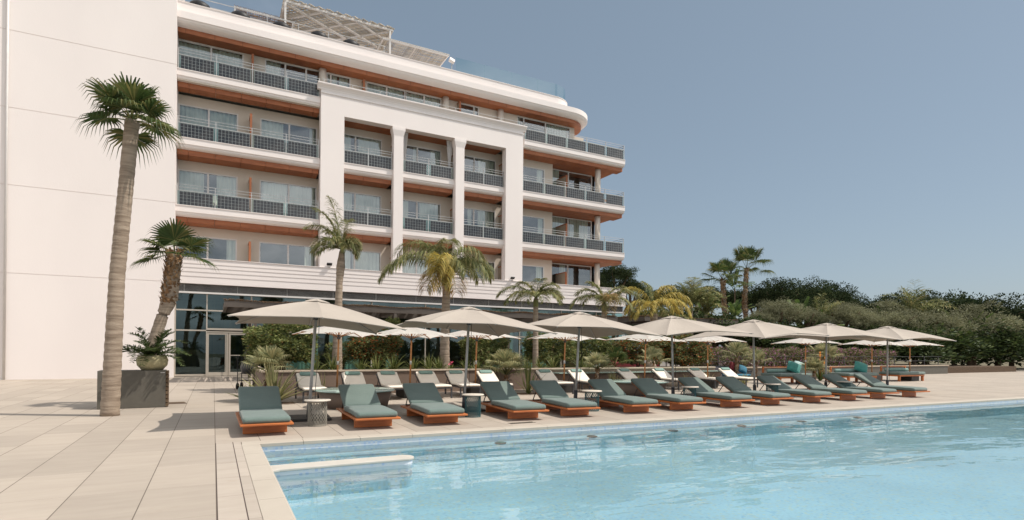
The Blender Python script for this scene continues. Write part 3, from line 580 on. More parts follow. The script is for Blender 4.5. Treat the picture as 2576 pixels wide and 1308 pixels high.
m=MB(); 
for k in range(18): m.box(XL+.35+k*1.32,XL+.362+k*1.32,33.463,33.4699,17.612,17.846)
m.build('soffit_joints','dark',rf)
m=MB(); shell(m,[(0,18.49),(0,19.02),(-.03,19.03),(-.03,19.06),(.25,19.06),(.25,18.49)],PA); m.add([(XL,33.4,19.0),(22.3,34.9,19.0),(22.3,46,19.0),(XL,46,19.0)],[(0,1,2,3)])
pp=m.build('parapet','white',rf,auto=False)
m=MB(); pts=[p for p in outline(*PA,.12,yb=40)]
L0=(13.4,33.34); seg=[L0]+[p for p in pts if p[0]>14 and p[1]<38]
m.add([(x,y,z) for z in (19.06,19.98) for x,y in seg],[(k,k+1,k+1+len(seg),k+len(seg)) for k in range(len(seg)-1)]); gr=rf and m.build('roof_glass_rail','glass_top',rf,auto=False)
m=MB()
for x in (15.4,17.4,19.4,20.8): m.box(x,x+.012,33.335,33.345,19.06,19.98)
m.build('glass_rail_joints','glass_rail',rf)
m=MB()
for zz in (19.38,19.72): m.bar((XL,33.75,zz),(9.0,33.75,zz),.028)
for k in range(7): m.box(XL+.95+k*1.62,XL+.98+k*1.62,33.735,33.765,19.06,19.73)
m.build('roof_railing','steel',rf)
# floodlights standing on the podium cap
for i,(x,z) in enumerate(((5.72,6.06),(17.35,6.06))):
    t=thing('floodlight',['black floodlight on the podium ledge beside the left portal leg','black floodlight on the podium ledge below the right portal leg'][i],'floodlight',(x,32.95,z),group='floodlights on the podium ledge')
    m=MB(); m.box(-.05,.05,-.04,.04,0,.02); m.box(-.015,.015,-.01,.01,.02,.14); m.build('bracket','alu',t)
    m=MB(); q=Matrix.Translation((0,-.06,.17))@Matrix.Rotation(R(-35),4,'X'); m.box(-.14,.14,-.09,.09,-.03,.03,q); m.build('lamp_housing','black',t,bevel=.008)
# reed pergolas and seats on the roof terrace
def reedroof(t,x0,x1,y0,y1,z0,z1,nx,ny,mt,seed,dx=0):
    rnd=random.Random(seed); m=MB()
    for k in range(nx):
        x=x0+(x1-x0)*(k+.5)/nx+rnd.uniform(-.02,.02); m.bar((x,y0-.12,z0+.06+rnd.uniform(0,.05)),(x+rnd.uniform(-.05,.05)+dx,y1+.1,z1+.06+rnd.uniform(0,.05)),.018)
    for k in range(ny):
        y=y0+(y1-y0)*(k+.5)/ny; z=z0+(z1-z0)*(k+.5)/ny; 
        for q in range(5):
            a=x0+(x1-x0)*q/5; b=x0+(x1-x0)*(q+1)/5; m.bar((a,y+rnd.uniform(-.08,.08),z+.09),(b,y+rnd.uniform(-.08,.08),z+.09),.028,.02)
    return m.build('reed_cover',mt,t)
t=thing('roof_pergola','large reed covered white pergola with diagonal braces on the hotel roof','pergola',(6.4,36,19.06),world=True)
m=MB(); x0,x1,y0,y1,z=3.4,9.5,34.0,38.6,20.95
for a,b in (((x0,y0),(x1,y0)),((x0,y1),(x1,y1)),((x0,y0),(x0,y1)),((x1,y0),(x1,y1))): m.bar((*a,z),(*b,z),.11)
m.build('roof_frame','alu',t)
m=MB()
for x,y in ((x0,y0),(x1-.15,y0),(x0,y1),(x1,y1)): m.bar((x,y,19.02),(x,y,z-.055),.10)
m.build('posts','alu',t)
def clip(x,y,dx,dy,X0,X1,Y0,Y1):
    lo,hi=-1e9,1e9
    for q,d,A,B_ in ((x,dx,X0,X1),(y,dy,Y0,Y1)):
        if abs(d)<1e-6: continue
        a_,b_=sorted(((A-q)/d,(B_-q)/d)); lo=max(lo,a_); hi=min(hi,b_)
    return ((x+dx*lo,y+dy*lo),(x+dx*hi,y+dy*hi)) if hi-lo>.15 else None
m=MB()
for xa in (3.5,5.45,7.5):
    c=clip(xa,y0+.05,.89,.52,x0,x1,y0,y1); m.tube([(*c[0],z-.10),(*c[1],z-.10)],.06,8)
m.build('rope_wrapped_poles','sheer',t)
m=MB()
for xa in (5.45,7.5,9.45,11.5): 
    c=clip(xa,y0+.05,-.73,.68,x0,x1,y0,y1); m.bar((*c[0],z-.02),(*c[1],z-.02),.12,.06)
m.build('cross_beams','alu',t)
m=MB(); rnd=random.Random(3); k=-7.0
while k<7:
    c=clip(6.4+k+rnd.uniform(-.03,.03),36.3,-.73,.68,x0-.1,x1+.1,y0-.15,y1)
    if c: m.bar((*c[0],z+.05+rnd.uniform(0,.05)),(*c[1],z+.05+rnd.uniform(0,.05)),.038)
    k+=.165
k=-9.0
while k<9:
    for e in (0,.09):
        c=clip(6.4+k+e+rnd.uniform(-.03,.03),36.3,.89,.52,x0-.1,x1+.1,y0-.2,y1)
        if c: m.bar((*c[0],z+.10),(*c[1],z+.10+rnd.uniform(-.02,.06)),.035)
    k+=.5
m.build('reed_lattice','reedw',t)
t=thing('roof_pergola','small brown reed screen roof behind the roof railing','pergola',(2.4,36,19.06),world=True)
m=MB(); 
for x in (.9,2.4,3.9): m.bar((x,40.3,19.02),(x,40.3,20.4),.06)
m.bar((.85,35.0,20.42),(4.0,35.0,20.42),.09); m.bar((.85,40.4,20.4),(4.0,40.4,20.4),.08); m.bar((.9,35,20.42),(.9,40.4,20.4),.07); m.bar((3.95,35,20.42),(3.95,40.4,20.4),.07)
for x in (.9,3.9): m.bar((x,35,19.02),(x,35,20.4),.05)
m.build('frame','alu',t); reedroof(t,.85,4.0,35.0,40.4,20.38,20.36,60,50,'reed',8)
t=thing('roof_pergola','low pale reed awning on the roof beside the glass balustrade','pergola',(11,35.5,19.06),world=True)
m=MB(); m.bar((8.9,34.0,20.33),(13.2,34.0,20.33),.12); m.bar((8.9,38.0,20.3),(13.2,38.0,20.3),.08)
for x in (8.95,11.0,13.15): m.bar((x,34.0,20.33),(x,38.0,20.3),.07); m.bar((x,37.9,19.02),(x,37.9,20.3),.07)
m.build('frame','alu',t); reedroof(t,8.9,13.2,34.0,38.0,20.26,20.24,90,40,'reedw',11)
for i,x in enumerate((-.78,1.15,3.2,5.2,7.0)):
    m=MB(); m.lathe([(.02,.62),(.30,.58),(.48,.45),(.55,.30),(.50,.0),(0,0)],(0,0,0),20,cap=False); m.add([(-.35,-.1,0),(.35,-.1,0),(.35,.2,0),(-.35,.2,0)],[(0,1,2,3)])
    o=m.build('roof_pouf','black',auto=False); o.location=(x,33.95,19.0)
    tag(o,['black domed seat at the roof edge farthest left by the tower','black domed seat below the small reed screen roof','black domed seat at the foot of the left pergola post','black domed seat under the middle of the large roof pergola','black domed seat under the right part of the roof pergola'][i],'seat','black domed seats along the roof edge')
m=MB(); q=Matrix.Rotation(R(20),4,'Y')@Matrix.Rotation(R(-30),4,'X'); m.box(-.18,.18,-.1,.1,-.15,.15,q); o=m.build('speaker','white',bevel=.02); o.location=(13.35,33.9,20.0); tag(o,'small white speaker box at the end of the pale reed awning','speaker')
m=MB(); m.bar((0,0,-1.0),(0,0,-.1),.04); o2=m.build('bracket','steel',o)

def balcony_chair(x,z,mt,lab,rz):
    t=thing('balcony_chair',lab,'chair',(x,33.85,z+.003),rz=R(rz),group='chairs on the balconies'); m=MB(); m.box(-.27,.27,-.27,.27,.36,.44); m.build('seat',mt,t,bevel=.02)
    m=MB(); m.box(-.27,.27,.20,.27,.445,.88); m.build('backrest',mt,t,bevel=.02)
    for a in (-.24,.21):
        for b in (-.24,.21): m=MB(); m.box(a,a+.03,b,b+.03,0,.359); m.build('leg','charcoal',t)
balcony_chair(25.35,12.15,'orange','orange balcony chair showing between two solar panels at the right end',20)
balcony_chair(20.6,8.70,'beige','pale balcony chair on the lower right balcony beside the divider',-15)
balcony_chair(3.6,12.15,'charcoal','dark balcony chair on the upper left balcony before the right window',10)
balcony_chair(-.2,8.70,'beige','pale balcony chair on the lower left balcony next to the wing',-10)
# ================================================================ TERRACE WALLS AND PERGOLAS
t=thing('planter_wall','long brown planter wall with stone coping behind the white loungers','wall',(11,19,0),world=True)
m=MB(); m.box(1.34,20.6,18.87,19.05,0,.745); m.box(1.34,1.52,19.05,24,0,.745); m.build('wall','brown',t)
m=MB(); 
x=1.30
while x<20.5: m.box(x,min(x+1.15,20.62)-.008,18.83,19.10,.747,.80); x+=1.15
m.box(1.30,1.56,19.105,24,.747,.80); m.build('coping','capstone',t,bevel=.006)
m=MB(); m.box(1.53,20.6,19.06,22.6,.3,.70); struct(m,'planting_bed','soil')
t=thing('planter_wall','low dark wall with pale coping in front of the bougainvillea','wall',(30,22,0),world=True)
m=MB(); m.box(20.7,48,22.0,22.2,0,.58); m.build('wall','boxgrey',t); m=MB(); m.box(20.66,48.1,21.95,22.26,.582,.64); m.build('coping','capstone',t)
m=MB()
for zz in (.95,1.25): m.bar((20.8,22.4,zz),(48,22.4,zz),.022)
for k in range(15): m.box(20.9+k*1.9,20.93+k*1.9,22.38,22.42,.3,1.27)
tag(m.build('garden_railing','charcoal'),'thin dark railing running in front of the bougainvillea','railing')
m=MB(); m.box(20.7,60,22.45,30,-.3,.45); struct(m,'garden_bed','soil')
t=thing('glass_ledge','long pale green glass ledge along the right part of the planter wall','ledge',(16,18.6,0),world=True)
m=MB(); m.box(11.8,20.5,18.45,18.85,.0,.60); m.build('base','brown',t); m=MB(); m.box(11.7,20.6,18.3,18.84,.605,.635); m.build('glass_top','tableglass',t)
def pergola(x0,x1,y0,y1,z,lab,seed):
    t=thing('pergola',lab,'pergola',((x0+x1)/2,(y0+y1)/2,0),world=True); rnd=random.Random(seed)
    m=MB()
    for y in (y0,y1): m.box(x0,x1,y-.06,y+.06,z-.26,z)
    for x in (x0,x1-.12): m.box(x,x+.12,y0+.061,y1-.061,z-.26,z-.001)
    k=x0+2.6
    while k<x1-1: m.box(k,k+.10,y0+.061,y1-.061,z-.20,z-.05); k+=2.6
    m.build('roof_beams','bronze',t)
    k=x0+1.2; 
    while k<x1:
        for y in (y0,y1-.3): m=MB(); m.box(k-.07,k+.07,y-.05,y+.05,0,z-.262); m.build('post','bronze',t)
        k+=6.2
    m=MB(); n=int((x1-x0)/.05)
    for i in range(n):
        x=x0+(x1-x0)*i/n+rnd.uniform(-.02,.02); h=z+.03+.03*math.sin(x*2.2)+rnd.uniform(0,.03)
        m.bar((x,y0-.1,h),(x+rnd.uniform(-.25,.25),y1+.1,h+rnd.uniform(-.02,.04)),.034,.03)
    for i in range(14):
        y=y0+(y1-y0)*i/13; m.bar((x0,y,z+.012),(x1,y,z+.012),.03,.02)
    m.build('reed_cover','reed',t)
pergola(.40,21.3,27.0,31.4,3.50,'long dark steel pergola with reed cover in front of the glass facade',1)
pergola(23.4,31.6,27.0,31.4,3.62,'shorter dark pergola with reed cover beyond the right end of the hotel',2)
# terrace furniture seen between the shrubs
t=thing('sofa','dark red sofa on the terrace behind the orange leaved shrubs','sofa',(19.6,23.6,.5))
m=MB(); m.box(-1.6,1.6,-.4,.4,.02,.42); m.build('seat','red',t,bevel=.04); m=MB(); m.box(-1.6,1.6,.25,.45,.42,.85); m.build('backrest','red',t,bevel=.05)
m=MB(); m.box(-1.4,-1.3,-.3,-.2,-.5,.02); m.box(1.3,1.4,-.3,-.2,-.5,.02); m.box(-1.4,-1.3,.2,.3,-.5,.02); m.box(1.3,1.4,.2,.3,-.5,.02); m.build('leg','charcoal',t)

# ================================================================ PLANTS
def leafquad(m,p,d,nrm,L,W,fold=.0):
    d=d.normalized(); s=d.cross(nrm)
    if s.length<1e-4: s=Vector((1,0,0))
    s.normalize(); n=s.cross(d)
    m.add([p,p+d*L*.5+s*W*.5+n*fold,p+d*L,p+d*L*.5-s*W*.5+n*fold],[(0,1,2,3)])
def rv(rnd):
    while True:
        v=Vector((rnd.uniform(-1,1),rnd.uniform(-1,1),rnd.uniform(-1,1)))
        if .05<v.length<1: return v.normalized()
def shrub_mesh(seed,n,lw=(.12,.055),k=4.0,flat=.72,gap=.50):
    # unit crown: leaves in clusters over a lumpy rounded box, with holes in it
    rnd=random.Random(seed); m=MB(); off=Vector((seed*3.1,seed*1.7,0)); c=0
    while c<n:
        v=rv(rnd); e=(abs(v.x)**k+abs(v.y)**k+abs(v.z)**k)**(-1/k)
        lump=.86+.34*noise.noise(v*2.1+off)+.16*noise.noise(v*5.2+off); rr=rnd.uniform(.55,1)**.5
        p=v*e*lump*rr
        if noise.noise(p*3.4+off)< -gap*(.5+.5*rr): continue
        cl=rv(rnd)*.02
        for q in range(3):
            d=(v*.6+rv(rnd)*.9+Vector((0,0,.15))); leafquad(m,p+cl+rv(rnd)*.02,d,rv(rnd),lw[0]*rnd.uniform(.6,1.2),lw[1]*rnd.uniform(.7,1.1),.006); c+=1
    return m
SHM={}
def shrub(x,y,w,d,z0,z1,mt,seed,label,n=9000,stem=.45,group='clipped shrubs behind the planter wall',base=.7,cat='shrub',name='shrub',lw=(.125,.062)):
    t=thing(name,label,cat,(x,y,base),group=group)
    m=shrub_mesh(seed,int(n*1.25),(lw[0],lw[1])); 
    cz=(z0+z1)/2-base; o=None
    m.v=[(a*w/2,b*d/2,cz+c*(z1-z0)/2) for a,b,c in m.v]; m.build('crown',mt,t,auto=False)
    rnd=random.Random(seed+50); s=MB()
    for k in range(6):
        a=rnd.uniform(0,6.28); rr_=w*.22*rnd.uniform(.4,1.1); e=Vector((rr_*math.cos(a),rr_*math.sin(a)*.6,cz))
        s.tube([(rnd.uniform(-.08,.08),rnd.uniform(-.05,.05),-.05),e*.45+Vector((0,0,.05)),e],[.035,.028,.012],6)
    s.build('stems','bark',t)
    return t
shrub(2.10,21,2.35,1.5,.95,2.42,'shrub',1,'wide leafy shrub nearest the glass entrance doors',11000)
shrub(5.30,21,2.0,1.4,1.05,2.18,'shrubo',2,'leafy shrub with red tinged leaves between the first two palms',9000)
shrub(9.95,21.2,2.2,1.3,1.0,2.12,'shrub',3,'leafy shrub just right of the tallest fronded palm',9000)
shrub(13.0,21.2,2.5,1.5,.95,2.25,'shrub',4,'dense light green shrub behind the third grey parasol pole',10000)
shrub(15.35,21.3,1.9,1.5,.95,2.32,'shrub',5,'rounded light green shrub just right of the third parasol pole',9000)
shrub(18.1,21.3,2.7,1.5,.85,2.2,'shrubo',6,'orange flecked shrub between the fourth and fifth white parasols',11000)
shrub(21.2,21.4,3.0,1.6,.80,2.35,'shrubo',7,'wide orange flecked shrub at the right end of the planter wall',12000)
shrub(6.3,22.2,.9,.9,1.6,2.75,'shrub',8,'tall loose shrub rising in front of the dark pergola',3000)
shrub(4.35,22.3,1.2,1.1,.9,1.75,'shrub',9,'small dark shrub in the shade beside the first tall palm',3500)
# strap leaved plants on the bed edge
def straps(t,rnd,n,L,W,mt,name='leaves',spread=.9,droop=1.0,segs=4,upr=.5):
    m=MB()
    for k in range(n):
        a=rnd.uniform(0,2*PI); el=rnd.uniform(.35,1.45)*upr*2; ll=L*rnd.uniform(.55,1.1); w_=W*rnd.uniform(.7,1.15); el=min(el,1.5)
        d=Vector((math.cos(a)*math.cos(el),math.sin(a)*math.cos(el),math.sin(el))); p=Vector((math.cos(a)*.04*spread,math.sin(a)*.04*spread,0)); s=Vector((-math.sin(a),math.cos(a),0)); s=(s+rv(rnd)*.35).normalized(); v=[]
        for i in range(segs+1):
            f_=i/segs; ww=w_*(.55+.9*f_ if f_<.5 else 2*(1-f_))*.5+.001
            v+=[p-s*ww,p+s*ww]; p=p+d*ll/segs; d=(d+Vector((0,0,-droop*.55*(1/segs)*2*(.3+f_)))).normalized()
        m.add(v,[(2*i,2*i+1,2*i+3,2*i+2) for i in range(segs)])
    return m.build(name,mt,t,auto=False)
rnd=random.Random(77); protos=[]
for k in range(3):
    t=thing('strap_leaf_plant','','plant',(0,0,0),group='strap leaved plants along the planter coping'); straps(t,rnd,60,.74,.040,'strap',droop=1.6); protos.append(t)
xs_=[3.0,3.55,4.5,5.0,5.6,6.35,6.9,7.35,8.35,8.85,9.4,10.3,10.9,11.5,12.2,13.5,14.2,15.0]
strap_l=['strap leaved plant on the bed edge right of the first grey parasol pole','second strap leaved plant from the entrance shrub, over the first white lounger','strap leaved plant just right of the first wood parasol pole','strap leaved plant at the foot of the red tinged shrub, left side','strap leaved plant at the foot of the red tinged shrub, right side','strap leaved plant left of the second wood parasol pole','strap leaved plant just right of the second wood parasol pole','strap leaved plant beside the pink geranium','strap leaved plant at the foot of the tallest fronded palm','strap leaved plant behind the second grey parasol pole','strap leaved plant left of the third wood parasol pole','strap leaved plant right of the third wood parasol pole','strap leaved plant above the sixth white lounger','strap leaved plant behind the first spiky fan palm clump','strap leaved plant under the dense light green shrub','strap leaved plant left of the fourth wood parasol pole','strap leaved plant right of the fourth wood parasol pole','strap leaved plant under the rounded light green shrub']
for i,x in enumerate(xs_):
    o=protos[i%3] if i<3 else copy_tree(protos[i%3]); o.location=(x,19.35+rnd.uniform(0,.45),.70); o.rotation_euler=(0,0,rnd.uniform(0,6)); s_=rnd.uniform(.75,1.1); o.scale=(s_,)*3; o['label']=strap_l[i]
t=thing('geranium','pink flowering geranium on the planter bed','plant',(7.75,19.5,.70)); straps(t,rnd,30,.30,.05,'strap'); m=MB()
for k in range(14): leafquad(m,Vector((0,0,.30))+rv(rnd)*.07,rv(rnd),rv(rnd),.06,.05)
m.build('flowers','pink',t,auto=False)
# ---- palms with feather fronds
def frond(m,ml,p0,az,el,L,droop,leaf=.5,n=46,hang=.8,rnd=random,w_=.03,thick=.02,hook=0):
    d=Vector((math.sin(az)*math.cos(el),math.cos(az)*math.cos(el),math.sin(el))); p=Vector(p0); N_=14; pts=[p.copy()]; ds=[d.copy()]
    for i in range(N_):
        p=p+d*(L/N_); d=(d+Vector((0,0,-droop/N_*(.5+1.3*i/N_)))).normalized(); pts.append(p.copy()); ds.append(d.copy())
    m.tube(pts,[thick*(1-.85*i/N_) for i in range(N_+1)],5)
    for k in range(n):
        t_=.10+.9*(k+rnd.random()*.6)/n; i=min(int(t_*N_),N_-1); fr=t_*N_-i; q=pts[i].lerp(pts[i+1],fr) if t_<1 else pts[-1]; dd=ds[i]
        side=dd.cross(Vector((0,0,1))); 
        if side.length<.1: side=Vector((math.cos(az),-math.sin(az),0))
        side.normalize(); up=side.cross(dd); ll=leaf*(.45+.75*math.sin(PI*min(1,t_*.95+.05))**.7)*rnd.uniform(.8,1.1)
        for sg in (-1,1):
            ld=(side*sg*rnd.uniform(.8,1)+dd*rnd.uniform(.45,.9)+up*rnd.uniform(-.1,.5)).normalized(); a=q; v=[]; ld2=(ld+Vector((0,0,-hang*rnd.uniform(.7,1.3)))).normalized(); ld3=(ld2+Vector((0,0,-hang*1.1))).normalized()
            b=a+ld*ll*.38; c=b+ld2*ll*.34; e=c+ld3*ll*.28; s=ld.cross(Vector((0,0,1))); s=s.normalized() if s.length>.05 else Vector((1,0,0))
            s=(s+rv(rnd)*.5).normalized()
            w2=w_*.5
            ml.add([a-s*w2*.5,a+s*w2*.5,b+s*w2,b-s*w2,c+s*w2*.8,c-s*w2*.8,e],[(0,1,2,3),(3,2,4,5),(5,4,6)])
def trunk(m,pts,rads,n=14,rings=True,seed=0,amp=.05):
    P=[Vector(p) for p in pts]; out=[]; rr_=[]; 
    for i in range(len(P)-1):
        k=max(2,int((P[i+1]-P[i]).length/.07))
        for j in range(k):
            f_=j/k; out.append(P[i].lerp(P[i+1],f_)); rr_.append((rads[i]*(1-f_)+rads[i+1]*f_)*(1+(amp*(.5 if (len(out)%3) else -.6) if rings else 0)))
    out.append(P[-1]); rr_.append(rads[-1]); m.tube(out,rr_,n)
RX,RY=Vector((r.x,r.y,0)),Vector((f.x,f.y,0)).normalized()
def azv(a,b):        # a to the viewer's right, b away from the viewer
    v=RX*a+RY*b; return math.atan2(v.x,v.y)
def feather_palm(label,base,pts,rads,fronds,leaf,mt='feather',name='feather_palm',seed=1,w_=.03,n=46,hang=.8,group='feather palms along the hotel'):
    t=thing(name,label,'palm tree',base,group=group); rnd=random.Random(seed)
    m=MB(); trunk(m,pts,rads); 
    m.build('trunk','trunk',t); top=Vector(pts[-1])
    m=MB(); m.tube([top-Vector((0,0,.45)),top-Vector((0,0,.1)),top+Vector((0,0,.15))],[rads[-1]*1.02,rads[-1]*1.15,.03],10); mb_=m
    groups={}
    for fr in fronds:
        a,b,el,L,dr=fr[:5]; mm=fr[5] if len(fr)>5 else mt; g=groups.setdefault(mm,(MB(),))
        frond(mb_,g[0],top+Vector((0,0,.05)),azv(a,b),R(el),L,dr,leaf,n,fr[6] if len(fr)>6 else hang,rnd,w_)
    mb_.build('frond_stems','feather',t,auto=False)
    for mm,g in groups.items(): g[0].build('fronds',mm,t,auto=False)
    return t
B=Vector((3.85,20.5,.65))
feather_palm('tallest slender palm with a small windswept crown left of the portal',B,[(0,0,0),(.02,0,1.7),(.06,0,3.2),(.10,0,3.75),(.14,0,4.3)],[.19,.14,.115,.15,.085],
 [(-.5,.2,80,2.0,1.1),(-.8,.1,72,1.9,1.5),(-.9,-.2,62,1.6,1.9),(-1,.3,48,1.35,2.0),(-1,-.3,28,1.1,1.6),(-.7,-.6,10,.95,1.2),(.1,.3,84,1.25,2.2),(.7,.2,68,.85,3.3),(1,-.2,58,.72,3.6),(.6,-.8,55,.75,3.5),(1,.4,45,.65,3.4),(-.3,-.8,50,1.0,2.4),(-.7,.6,60,1.5,1.6)],.46,seed=3,w_=.022,n=70,hang=.55)
B=Vector((7.88,20.5,.65))
feather_palm('big palm with long drooping green and yellow fronds before the loggia',B,[(0,0,0),(.0,0,1.5),(.05,0,3.0),(.05,0,3.75)],[.20,.17,.15,.16],
 [(-.8,.3,62,2.9,2.35),(-1,-.1,38,3.0,2.2),(-.9,-.5,45,2.6,2.3),(-.5,.6,68,2.2,2.2),(.0,.5,80,1.9,2.4),(.5,-.2,65,2.0,2.7),(1,.2,50,2.2,2.6),(1,-.3,42,2.1,2.5),(.7,.7,45,2.1,2.5),(-.4,.9,30,2.0,2.3),(.0,-1,30,1.9,2.9,'feathery'),(-.35,-.9,10,1.9,2.0,'featherd'),(.35,-.9,5,1.8,2.0,'featherd'),(-.15,-1,55,2.0,3.3,'feathery'),(.6,-.7,50,1.7,3.0)],.74,seed=5,w_=.026,n=96,hang=1.05)
B=Vector((11.92,20.5,.65))
feather_palm('short palm with arching olive fronds below the right portal leg',B,[(0,0,0),(0,0,1.5),(.0,0,3.0)],[.13,.11,.10],
 [(-1,.1,42,1.9,2.0),(-.8,-.3,30,1.6,2.1),(-.5,.3,65,1.2,1.9),(.1,.2,75,1.1,1.8),(.5,-.1,60,1.2,2.0),(1,.2,45,1.35,2.2),(1,-.4,35,1.3,2.4),(.7,.5,50,1.3,2.2),(-.7,.6,40,1.4,2.2),(.3,-.8,35,1.1,2.6),(-.4,-.8,35,1.2,2.6)],.42,seed=7,w_=.026,n=76,hang=.5)
B=Vector((16.59,22.0,.65))
feather_palm('short palm with a brown hanging frond at the right end of the facade',B,[(0,0,0),(0,0,1.5),(.0,0,3.1)],[.17,.14,.12],
 [(-1,.0,35,1.9,2.1),(-.8,.3,55,1.7,2.0),(-.4,.2,72,1.4,1.7),(.5,.2,62,1.6,2.0),(1,.1,45,2.1,1.9),(1,-.3,30,1.6,2.2),(.7,.6,45,1.6,2.2),(-.7,.7,45,1.6,2.2),(.05,-1,25,1.5,2.8,'featherd'),(.2,-.9,50,1.4,3.0,'featherd'),(-.2,-.8,40,1.4,2.8)],.50,seed=9,w_=.028,n=76,hang=.55)
B=Vector((21.49,24.0,.45))
feather_palm('yellow fronded palm just right of the hotel',B,[(0,0,0),(0,0,1.8),(.0,0,3.45)],[.24,.21,.19],
 [(-.7,.2,60,2.5,2.2,'feathery'),(-1,-.1,35,2.0,2.4,'feathery'),(-.9,-.5,15,1.8,2.0,'feathery'),(-.3,.2,80,1.6,1.8),(.4,.2,70,2.0,2.1,'feathery'),(1,.1,50,2.6,2.4,'feathery'),(1,-.3,35,2.4,2.5,'feathery'),(.9,.4,40,2.3,2.5,'feathery'),(.5,-.8,40,1.9,2.8,'feathery'),(-.4,-.8,30,1.8,2.6,'feathery'),(.7,.8,20,2.0,2.0),(-.6,.9,30,2.0,2.2)],.60,seed=11,w_=.032,n=74,hang=.95,mt='feather')
# ---- fan palms
def fanleaf(m,ms,p0,az,el,pl,rad,rnd,nb=30,span=250,dr=.25,w_=None):
    d=Vector((math.sin(az)*math.cos(el),math.cos(az)*math.cos(el),math.sin(el))); mid=p0+d*pl*.6+Vector((0,0,-.02)); c=p0+d*pl+Vector((0,0,-.12*pl)); ms.tube([p0,mid,c],[.018,.012,.009],5)
    dd=(c-mid).normalized(); side=dd.cross(Vector((0,0,1))); side=side.normalized() if side.length>.1 else Vector((1,0,0)); up=side.cross(dd).normalized()
    tilt=rnd.uniform(-.3,.2); fwd=(dd+up*tilt).normalized(); nrm=side.cross(fwd)
    for k in range(nb):
        a=R(-span/2+span*(k+.5)/nb); rr_=rad*(.72+.28*math.cos(a*.55))*rnd.uniform(.93,1.05); bd=fwd*math.cos(a)+side*math.sin(a)+nrm*rnd.uniform(-.05,.05)+nrm*.12*abs(math.sin(a)); bd.normalize()
        s=bd.cross(nrm).normalized(); ww=rad*R(span/nb)*.24 if w_ is None else w_; j=c+bd*rr_*.5; tt=c+bd*rr_*.82+Vector((0,0,-dr*.25*rr_)); e=c+bd*rr_*1.0+Vector((0,0,-dr*rr_))
        fo=nrm*(ww*.5 if k%2 else -ww*.5)
        m.add([c,j+s*ww*1.25+fo,j-s*ww*1.25-fo,tt+s*ww*.45,tt-s*ww*.45,e],[(0,1,2),(2,1,3,4),(4,3,5)])
def boots(m,pts,rads,rnd,dens=1.0,L=.2):
    P=[Vector(p) for p in pts]; 
    for i in range(len(P)-1):
        seg=(P[i+1]-P[i]); n=int(seg.length*70*dens)
        for k in range(n):
            t_=rnd.random(); a=rnd.uniform(0,2*PI); rr_=rads[i]*(1-t_)+rads[i+1]*t_; p=P[i]+seg*t_; o=Vector((math.cos(a),math.sin(a),0)); q=p+o*rr_*.85; s=Vector((-math.sin(a),math.cos(a),0)); l=L*rnd.uniform(.6,1.2); up=Vector((0,0,rnd.choice((.9,.8,-.5))))
            e=q+o*l*.55*rnd.uniform(.5,1.2)+up*l; w2=l*.32
            m.add([q-s*w2,q+s*w2,e+s*w2*.35,e-s*w2*.35,q+o*l*.25+up*l*.3],[(0,1,4),(1,2,4),(2,3,4),(3,0,4)])
def fan_palm(label,base,pts,rads,n,rad,pl,mt='fan',seed=1,group=None,el=(-20,85),shag=1.0,custom=None,name='fan_palm',nb=30,bl=.2):
    t=thing(name,label,'palm tree',base,group=group); rnd=random.Random(seed); m=MB(); trunk(m,pts,rads,seed=seed); m.build('trunk','trunk',t)
    if shag: m=MB(); boots(m,pts,rads,rnd,shag,bl); m.build('leaf_boots','boots',t,auto=False)
    m=MB(); ms=MB(); top=Vector(pts[-1])
    for k in range(n):
        e=R(el[0]+(el[1]-el[0])*((k+.5)/n)**.8); a=k*2.399+rnd.uniform(-.2,.2); fanleaf(m,ms,top,a,e,pl*rnd.uniform(.85,1.15),rad*rnd.uniform(.85,1.1),rnd,nb,dr=.25+.3*(1-(k/n)))
    for a,b,e,p_,r_ in (custom or []): fanleaf(m,ms,top,azv(a,b),R(e),p_,r_,rnd,nb,dr=.3)
    m.build('fan_leaves',mt,t,auto=False); ms.build('leaf_stalks','feather',t,auto=False); return t
fan_palm('stout fan palm with brown shaggy trunk at the left edge before the tower',(-1.50,17,0),[(0,0,0),(.10,0,1.4),(.34,0,2.3),(.50,0,2.75),(.60,0,3.9)],[.17,.14,.135,.18,.17],0,1,1,seed=3,shag=0,name='fan_palm',
 custom=[(.15,-.5,80,.42,.72),(.9,-.2,30,.55,.68),(1,.1,-2,.5,.66),(.7,-.6,0,.45,.55),(-.8,-.4,35,.4,.6),(-1,.3,20,.5,.6),(-.6,.8,45,.5,.65),(.3,.9,30,.5,.6),(-.9,-.5,-10,.5,.6)],nb=34)
p_=[o for o in bpy.data.objects if o.get('category')=='palm tree' and o.name=='fan_palm'][0]; m=MB(); boots(m,[(.46,0,2.6),(.60,0,3.95)],[.17,.17],random.Random(4),4.2,.15); m.build('leaf_boots','boots',p_,auto=False)
fan_palm('tall fan palm mostly left of the photo, its fronds reaching over the tower',(-1.98,15,0),[(0,0,0),(.10,0,3),(.35,0,6.5)],[.18,.15,.14],14,.70,.5,seed=13,shag=0,bl=.16)
fan_palm('nearer and shorter of the two tall fan palms right of the hotel',(35.9,32,0),[(.6,0,0),(.35,0,3.5),(.0,0,5.2),(-.15,0,7.15)],[.17,.17,.185,.16],14,1.0,1.25,seed=5,group='two tall fan palms',shag=1.3,bl=.24)
fan_palm('taller of the two tall fan palms right of the hotel',(38.6,32,0),[(.1,0,0),(-.05,0,3.5),(-.35,0,5.5),(-.10,0,8.25)],[.17,.155,.17,.155],14,1.05,1.45,seed=9,group='two tall fan palms',shag=1.3,bl=.24)
